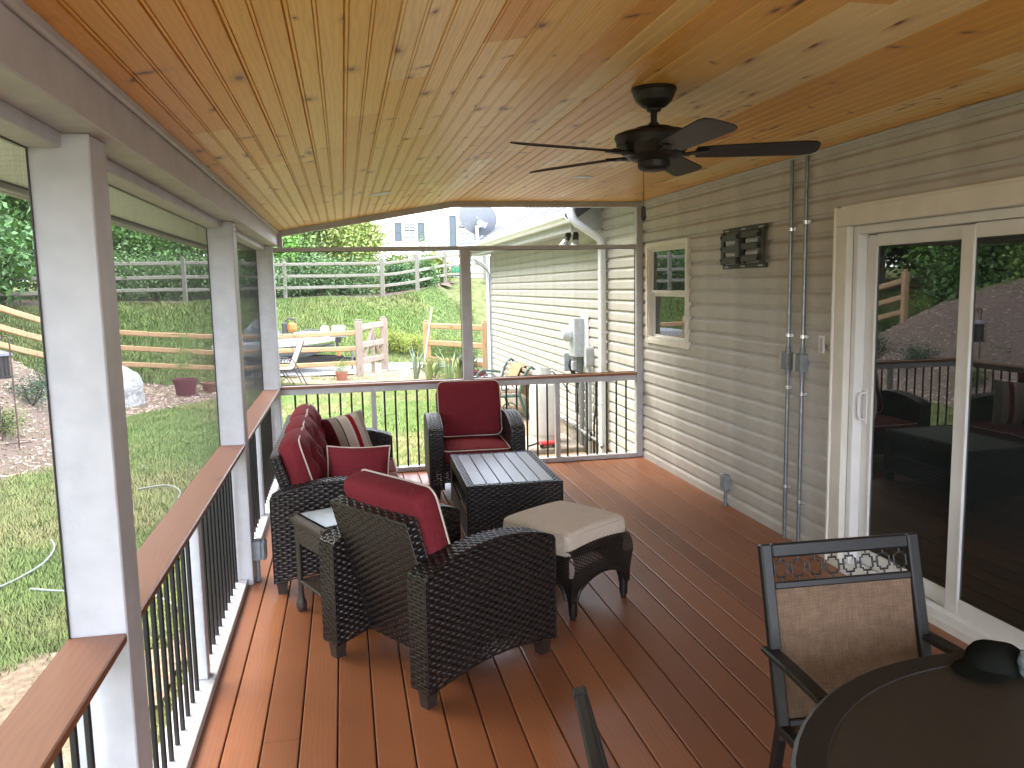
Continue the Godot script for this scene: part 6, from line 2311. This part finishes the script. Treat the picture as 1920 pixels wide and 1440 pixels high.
# slanted white stripe and block marks of the trailer maker's plate, too small to read
func trailer_mark() -> MB:
	var mb := MB.new()
	var x0 := -2.62
	var y := 0.435
	var zz := 0.640
	for i in 12:
		var w := 0.055 if i % 3 != 1 else 0.04
		var x := x0 + i * 0.075
		mb.prism(PackedVector2Array([Vector2(x, y), Vector2(x + w, y), Vector2(x + w + 0.03, y + 0.075), Vector2(x + 0.03, y + 0.075)]), zz, zz + 0.004)
	mb.prism(PackedVector2Array([Vector2(x0 - 0.1, y - 0.014), Vector2(x0 + 0.9, y - 0.014), Vector2(x0 + 0.9, y - 0.006), Vector2(x0 - 0.1, y - 0.006)]), zz, zz + 0.004)
	return mb


func build_house_things() -> void:
	# dish on the roof edge
	var ds := thing("satellite_dish", "grey satellite dish on the roof edge at the far corner of the house", "satellite dish", Vector3(2.62, 2.53, -15.95))
	var face := Vector3(-0.36, 0.36, -0.86).normalized()
	var sx := Vector3.UP.cross(face).normalized().rotated(face, deg_to_rad(24.0))
	var sy := face.cross(sx)
	var dc := Vector3(0.07, 0.53, 0.0)
	var dish := MB.new()
	for back in [0.0, -0.006]:
		dish.grid(36, 8, func(a: float, b: float) -> Vector3:
			var an := a * TAU
			var p := Vector2(cos(an) * 0.47 * b, sin(an) * 0.31 * b)
			return dc + sx * p.x + sy * p.y + face * (p.length_squared() * 0.34 + back))
	dish.smooth()
	put(ds, "reflector", dish, rough_up(mat(0.27, 0.28, 0.295, 0.5), mottle(140, 128, 0.04, 0.92, 1.0), null, 2.0))
	var rim := []
	for i in 36:
		var an := TAU * i / 36.0
		var p := Vector2(cos(an) * 0.47, sin(an) * 0.31)
		rim.append(dc + sx * p.x + sy * p.y + face * (p.length_squared() * 0.34 - 0.003))
	var rm := MB.new()
	rm.tube(rim, 0.008, 6, true)
	put(ds, "rim", rm, M.grey_box)
	var mk := MB.new()
	var back_pt := dc - face * 0.07
	mk.tube([Vector3(0.0, 0.05, 0.10), Vector3(-0.01, 0.40, 0.08)], 0.036, 12)
	mk.box(Vector3.ZERO, Vector3(0.22, 0.12, 0.10), 0.03, Transform3D(Basis(sx, sy, face), back_pt + Vector3(0, -0.08, 0)))
	mk.tube([Vector3(-0.02, 0.36, 0.10), back_pt + Vector3(0, -0.10, 0.02)], 0.03, 10)
	for q in [-1.0, 1.0]:
		mk.tube([back_pt + sx * q * 0.13, back_pt + sx * q * 0.13 - face * 0.03], 0.014, 8)
	put(ds, "mount", mk, M.pale_grey)
	var ft := MB.new()
	ft.box(Vector3(0.0, 0.03, 0.10), Vector3(0.22, 0.05, 0.16), 0.02, Transform3D(Basis(Vector3(0, 0, 1), 0.55), Vector3.ZERO))
	put(ds, "foot", ft, M.pale_grey)
	var lnb := MB.new()
	lnb.tube([dc - sy * 0.33, dc - sy * 0.24 + face * 0.5], 0.014, 8)
	lnb.box(Vector3.ZERO, Vector3(0.10, 0.10, 0.14), 0.02, Transform3D(Basis(sx, sy, face), dc - sy * 0.28 + face * 0.52))
	put(ds, "feed_arm", lnb, M.pale_grey)
	# cable down the corner
	var cb := MB.new()
	cb.tube([Vector3(2.56, 2.50, -15.9), Vector3(2.56, 2.34, -15.95), Vector3(2.62, 2.22, -16.05), Vector3(2.80, 2.10, -16.10), Vector3(2.885, 2.0, -16.12), Vector3(2.885, -0.1, -16.09)], 0.007, 5)
	tag(put(self, "cable", cb, M.black), "black cable from the satellite dish down the far corner of the house", "cable")
	# twin floodlight under the soffit
	var fl := thing("floodlight", "twin bulb floodlight fixed under the soffit near the downspout", "floodlight", Vector3(2.68, 2.395, -9.35))
	var fb := MB.new()
	fb.lathe([Vector2(0.001, 0.0), Vector2(0.055, 0.0), Vector2(0.055, -0.02), Vector2(0.03, -0.035), Vector2(0.001, -0.035)], 18)
	put(fl, "base", fb, M.chrome)
	for s in [-1.0, 1.0]:
		var d := Vector3(-0.28 + s * 0.14, -1.0, 0.12 + s * 0.10).normalized()
		var p := Vector3(s * 0.035, -0.03, s * 0.02)
		var b := Basis(d.cross(Vector3.RIGHT).normalized(), -d, d.cross(Vector3.RIGHT).normalized().cross(-d))
		var hd := MB.new()
		hd.lathe([Vector2(0.02, 0.0), Vector2(0.034, -0.02), Vector2(0.036, -0.10), Vector2(0.001, -0.10)], 14, Transform3D(b, p))
		put(fl, "socket", hd, M.dark_grey)
		var bu := MB.new()
		bu.lathe([Vector2(0.034, -0.095), Vector2(0.045, -0.13), Vector2(0.060, -0.165), Vector2(0.058, -0.185), Vector2(0.04, -0.197), Vector2(0.001, -0.20)], 18, Transform3D(b, p))
		put(fl, "bulb", bu, M.chrome)
	# electric service on the wall
	var em := thing("electric_meter", "grey electric meter cabinet with round glass meter on the siding", "meter", Vector3(WALL_X, 0, -9.75))
	boxed(em, "cabinet", Vector3(-0.075, 1.10, -0.05), Vector3(0.14, 0.48, 0.28), M.pale_grey, 0.008)
	boxed(em, "back_plate", Vector3(-0.012, 1.125, 0.10), Vector3(0.016, 0.52, 0.30), M.white_paint, 0.004)
	var mt := MB.new()
	mt.lathe([Vector2(0.088, 0.0), Vector2(0.088, 0.03), Vector2(0.078, 0.035), Vector2(0.074, 0.10), Vector2(0.06, 0.115), Vector2(0.001, 0.12)], 22, Transform3D(Basis(Vector3(0, 1, 0), Vector3(-1, 0, 0), Vector3(0, 0, 1)), Vector3(-0.145, 1.14, -0.07)))
	put(em, "meter", mt, rough_up(mat(0.62, 0.65, 0.68, 0.12), null, null, 1.0))
	var pb := thing("phone_box", "grey utility box with open cover and wires below the electric meter", "utility box", Vector3(WALL_X, 0, -9.92))
	boxed(pb, "box", Vector3(-0.05, 0.77, 0.0), Vector3(0.09, 0.22, 0.30), M.grey_box, 0.008)
	boxed(pb, "cover", Vector3(-0.13, 0.77, -0.13), Vector3(0.10, 0.24, 0.03), M.pale_grey, 0.01)
	boxed(pb, "small_box", Vector3(-0.11, 0.74, 0.09), Vector3(0.05, 0.12, 0.09), M.pale_grey, 0.01)
	var wr := MB.new()
	for i in 5:
		var zz := -0.1 + i * 0.05
		wr.tube([Vector3(-0.10, 0.80, zz), Vector3(-0.13, 0.72, zz + 0.02), Vector3(-0.09, 0.64, zz - 0.01), Vector3(-0.04, 0.5, zz), Vector3(-0.035, 0.12, zz + 0.02 * i)], 0.006, 5)
	put(pb, "wires", wr, M.black)
	var ov := thing("junction_conduit", "pale oval conduit fitting with its pipe right of the meter cabinet", "conduit", Vector3(WALL_X, 0, -9.36))
	var ob := MB.new()
	for k in 2:
		ob.box(Vector3(-0.06, 0.89, 0), Vector3(0.11, 0.20, 0.09), 0.035)
	ob = MB.new()
	var oval := PackedVector2Array()
	for i in 20:
		var a := TAU * i / 20.0
		oval.append(Vector2(0.048 * cos(a), 0.89 + 0.075 * signf(sin(a)) + 0.05 * sin(a)))
	ob.prism(oval, 0.0, 0.10, Transform3D(Basis(Vector3(0, 0, 1), Vector3(0, 1, 0), Vector3(-1, 0, 0)), Vector3.ZERO))
	put(ov, "body", ob, M.pale_grey)
	var op := MB.new()
	op.tube([Vector3(-0.05, -0.33, 0), Vector3(-0.05, 0.80, 0)], 0.028, 12)
	put(ov, "pipe", op, M.pale_grey)
	var c2 := MB.new()
	c2.tube([Vector3(-0.045, -0.33, -0.35), Vector3(-0.045, 0.62, -0.35)], 0.03, 12)
	tag(put(self, "conduit", c2, M.grey_box, Vector3(WALL_X, 0, -9.36)), "thick grey conduit rising from the ground below the utility box", "conduit")
	var gp := MB.new()
	gp.tube([Vector3(-0.06, -0.03, -2.4), Vector3(-0.06, -0.08, 0.6), Vector3(-0.10, -0.10, 0.66)], 0.02, 9)
	for i in 5:
		gp.tube([Vector3(-0.06, -0.035 - 0.01 * i, -2.1 + i * 0.5), Vector3(-0.06, -0.035 - 0.01 * i, -2.04 + i * 0.5)], 0.03, 9)
	gp.tube([Vector3(-0.05, 0.35, -2.35), Vector3(-0.06, -0.03, -2.38)], 0.018, 8)
	tag(put(self, "gas_pipe", gp, M.grey_box, Vector3(WALL_X, 0, -9.4)), "grey gas pipe along the foundation between tank and downspout", "pipe")
	var bc := MB.new()
	bc.tube([Vector3(-0.03, 0.62, 0.24), Vector3(-0.04, 0.3, 0.26), Vector3(-0.05, 0.1, 0.22), Vector3(-0.06, -0.1, 0.24), Vector3(-0.05, -0.34, 0.2)], 0.012, 7)
	for k in 3:
		var rg := []
		for i in 12:
			var a := TAU * i / 12.0
			rg.append(Vector3(-0.06 - k * 0.01, -0.06 + 0.07 * cos(a), 0.10 + 0.07 * sin(a)))
		bc.tube(rg, 0.006, 5, true)
	tag(put(self, "cable", bc, M.black, Vector3(WALL_X, 0, -9.4)), "black cable hanging in a coil behind the end railing near the downspout", "cable")
	# propane tank on its slab
	var sl := MB.new()
	sl.box(Vector3(2.53, GROUND + 0.04, -10.1), Vector3(0.72, 0.10, 0.95), 0.015)
	tag(put(self, "concrete_pad", sl, M.foundation), "beige concrete pad under the white propane tank", "slab")
	var tk := thing("propane_tank", "tall white propane tank standing against the house wall behind the end railing", "tank", Vector3(2.50, GROUND + 0.09, -10.15))
	var tb := MB.new()
	tb.lathe([Vector2(0.001, 0.03), Vector2(0.12, 0.04), Vector2(0.185, 0.10), Vector2(0.19, 0.14), Vector2(0.19, 0.66), Vector2(0.18, 0.74), Vector2(0.14, 0.81), Vector2(0.06, 0.845), Vector2(0.001, 0.85)], 32)
	tb.lathe([Vector2(0.165, 0.0), Vector2(0.165, 0.10)], 28)
	tb.lathe([Vector2(0.192, 0.40), Vector2(0.194, 0.405), Vector2(0.192, 0.41)], 32)
	put(tk, "body", tb, M.tank)
	var cl := MB.new()
	cl.lathe([Vector2(0.09, 0.82), Vector2(0.095, 0.96), Vector2(0.085, 0.96), Vector2(0.08, 0.83)], 20, Transform3D(), TAU * 0.78)
	put(tk, "collar", cl, M.tank)
	var vl := MB.new()
	vl.tube([Vector3(0, 0.84, 0), Vector3(0, 0.93, 0)], 0.022, 8)
	vl.tube([Vector3(0, 0.90, 0), Vector3(0.12, 0.90, 0.02), Vector3(0.22, 0.80, 0.0), Vector3(0.36, 0.6, 0.0)], 0.010, 7)
	put(tk, "valve", vl, M.steel)
	var rt := thing("red_toy", "small red plastic thing lying on the pad at the foot of the propane tank", "toy", Vector3(2.42, GROUND + 0.10, -9.72))
	var ra := MB.new()
	ra.box(Vector3(0, 0.035, 0), Vector3(0.20, 0.05, 0.12), 0.015)
	ra.box(Vector3(0.13, 0.07, 0.02), Vector3(0.06, 0.14, 0.06), 0.012)
	put(rt, "body", ra, M.red_paint)
	var rb := MB.new()
	for s in [-1.0, 1.0]:
		rb.tube([Vector3(s * 0.08, 0.02, 0.06), Vector3(s * 0.08, 0.02, 0.085)], 0.025, 10)
	rb.tube([Vector3(-0.1, 0.05, 0), Vector3(-0.24, 0.02, 0.03)], 0.012, 6)
	put(rt, "wheel", rb, M.black)
	# bench by the wall with a towel over its back
	var be := thing("garden_bench", "green iron garden bench against the house wall beyond the end railing", "bench", Vector3(2.47, GROUND, -13.05), PI / 2)
	for s in [-1.0, 1.0]:
		var lg := MB.new()
		var x: float = s * 0.78
		lg.tube([Vector3(x, 0.0, -0.27), Vector3(x, 0.20, -0.23), Vector3(x, 0.42, -0.25), Vector3(x, 0.60, -0.24), Vector3(x, 0.66, -0.16), Vector3(x, 0.64, 0.02), Vector3(x, 0.62, 0.16)], 0.022, 8)
		lg.tube([Vector3(x, 0.0, 0.30), Vector3(x, 0.22, 0.22), Vector3(x, 0.42, 0.16), Vector3(x, 0.70, 0.24), Vector3(x, 0.80, 0.30), Vector3(x, 0.84, 0.36), Vector3(x, 0.80, 0.40)], 0.024, 8)
		lg.tube([Vector3(x, 0.40, -0.26), Vector3(x, 0.40, 0.18)], 0.022, 8)
		var sc := []
		for i in 14:
			var a := i * 0.5
			var r := 0.09 - i * 0.005
			sc.append(Vector3(x, 0.22 + r * sin(a), -0.02 + r * cos(a) * 1.4))
		lg.tube(sc, 0.012, 6)
		var sc2 := []
		for i in 14:
			var a := i * 0.5
			var r := 0.08 - i * 0.0045
			sc2.append(Vector3(x, 0.53 + r * sin(a), -0.05 + r * cos(a) * 1.5))
		lg.tube(sc2, 0.012, 6)
		put(be, "end_frame", lg, M.green_iron)
	for i in 6:
		boxed(be, "slat", Vector3(0, 0.425, -0.24 + i * 0.08), Vector3(1.54, 0.022, 0.062), M.gate_wood, 0.006)
	for i in 4:
		boxed(be, "slat", Vector3(0, 0.52 + i * 0.085, 0.195 + i * 0.034), Vector3(1.54, 0.062, 0.022), M.gate_wood, 0.006)
	var bcu := thing("seat_pad", "pale cushion lying on the green iron bench", "cushion", Vector3(2.47, GROUND + 0.47, -12.75), PI / 2)
	put(bcu, "cover", cushion(0.75, 0.09, 0.42, 0.03, 0.02, []), M.pale_sling)
	var tw := MB.new()
	var tn := noise(91, 1.2, 2)
	tw.grid(14, 16, func(a: float, b: float) -> Vector3:
		var l := b * 0.9 - 0.38
		var y := 0.835
		var zz := 0.305
		if l < 0.0:
			y += l * 0.93
			zz += l * 0.36 - 0.025
		else:
			y -= l
			zz += 0.05 + 0.03 * l
		return Vector3((a - 0.5) * 0.66 + 0.04 * tn.get_noise_2d(l * 3.0, a), y, zz + 0.02 * sin(a * 17.0 + l * 2.0)))
	tw.smooth()
	var to := thing("towel", "faded orange and cream towel draped over the back of the green bench", "towel", Vector3(2.47, GROUND + 0.012, -12.95), PI / 2)
	put(to, "cloth", tw, M.towel)
	# dark red planter and its wire hoop at the house corner
	var pl := thing("planter_box", "dark red planter box at the foot of the right cedar fence", "planter", ground_pt(2.75, -17.6))
	boxed(pl, "side_board", Vector3(0, 0.14, 0.14), Vector3(0.5, 0.26, 0.025), M.maroon)
	boxed(pl, "side_board", Vector3(0, 0.14, -0.14), Vector3(0.5, 0.26, 0.025), M.maroon)
	for s in [-1.0, 1.0]:
		boxed(pl, "end_board", Vector3(s * 0.24, 0.14, 0), Vector3(0.02, 0.25, 0.254), M.maroon)
	boxed(pl, "soil", Vector3(0, 0.2, 0), Vector3(0.45, 0.05, 0.25), M.mulch, 0.0)
	var wh := thing("wire_border", "low white wire hoop border in the bed before the dark red planter", "wire border", ground_pt(2.35, -15.2))
	for i in 3:
		var pts := []
		for k in 12:
			var a := PI * k / 11.0
			pts.append(Vector3(-0.1 + i * 0.16 + 0.13 * cos(a), 0.25 + 0.13 * sin(a), 0.02 * i))
		pts.push_front(Vector3(-0.1 + i * 0.16 + 0.13, 0.0, 0.02 * i))
		pts.append(Vector3(-0.1 + i * 0.16 - 0.13, 0.0, 0.02 * i))
		var hp := MB.new()
		hp.tube(pts, 0.007, 5)
		put(wh, "hoop", hp, M.white_paint)


func _ready() -> void:
	# camera
	var cam := Camera3D.new()
	cam.name = "camera"
	cam.position = Vector3(0, 1.755, 0)
	cam.basis = Basis.from_euler(Vector3(-0.1204468, -0.2021494, -0.0191988))
	cam.fov = 50.62
	cam.near = 0.05
	cam.far = 600.0
	add_child(cam)
	cam.current = true
	# sky: bright overcast
	var env := Environment.new()
	env.background_mode = Environment.BG_SKY
	var sky := Sky.new()
	var sm := ProceduralSkyMaterial.new()
	sm.sky_top_color = Color(0.78, 0.82, 0.90)
	sm.sky_horizon_color = Color(0.95, 0.96, 0.98)
	sm.sky_curve = 0.12
	sm.sky_energy_multiplier = 1.0
	sm.ground_bottom_color = Color(0.30, 0.31, 0.25)
	sm.ground_horizon_color = Color(0.75, 0.76, 0.75)
	sky.sky_material = sm
	env.sky = sky
	env.tonemap_mode = Environment.TONE_MAPPER_LINEAR
	env.tonemap_exposure = 15.0
	env.sdfgi_enabled = true
	env.ssao_enabled = true
	env.ssil_enabled = true
	var we := WorldEnvironment.new()
	we.name = "world"
	we.environment = env
	add_child(we)
	var sun := DirectionalLight3D.new()
	sun.name = "sun"
	sun.light_energy = 0.22
	sun.light_color = Color(1.0, 0.975, 0.94)
	sun.light_angular_distance = 45.0
	sun.shadow_enabled = true
	sun.basis = Basis.looking_at(-Vector3(-0.45, 0.85, -0.35).normalized(), Vector3.UP)
	add_child(sun)
	make_materials()
	for k in ["cap_wood", "cedar", "weathered", "gate_wood"]:
		M[k].uv1_scale = Vector3(0.4, 6.0, 1.0)
	build_ground()
	build_deck()
	build_roof()
	build_ceiling()
	build_porch_frame()
	build_house()
	build_neighbour()
	build_vegetation()
	build_fences()
	build_wall_fittings()
	build_fan()
	build_seating()
	build_tables()
	build_ottoman()
	build_dining()
	build_yard_things()
	build_house_things()
	build_grass()
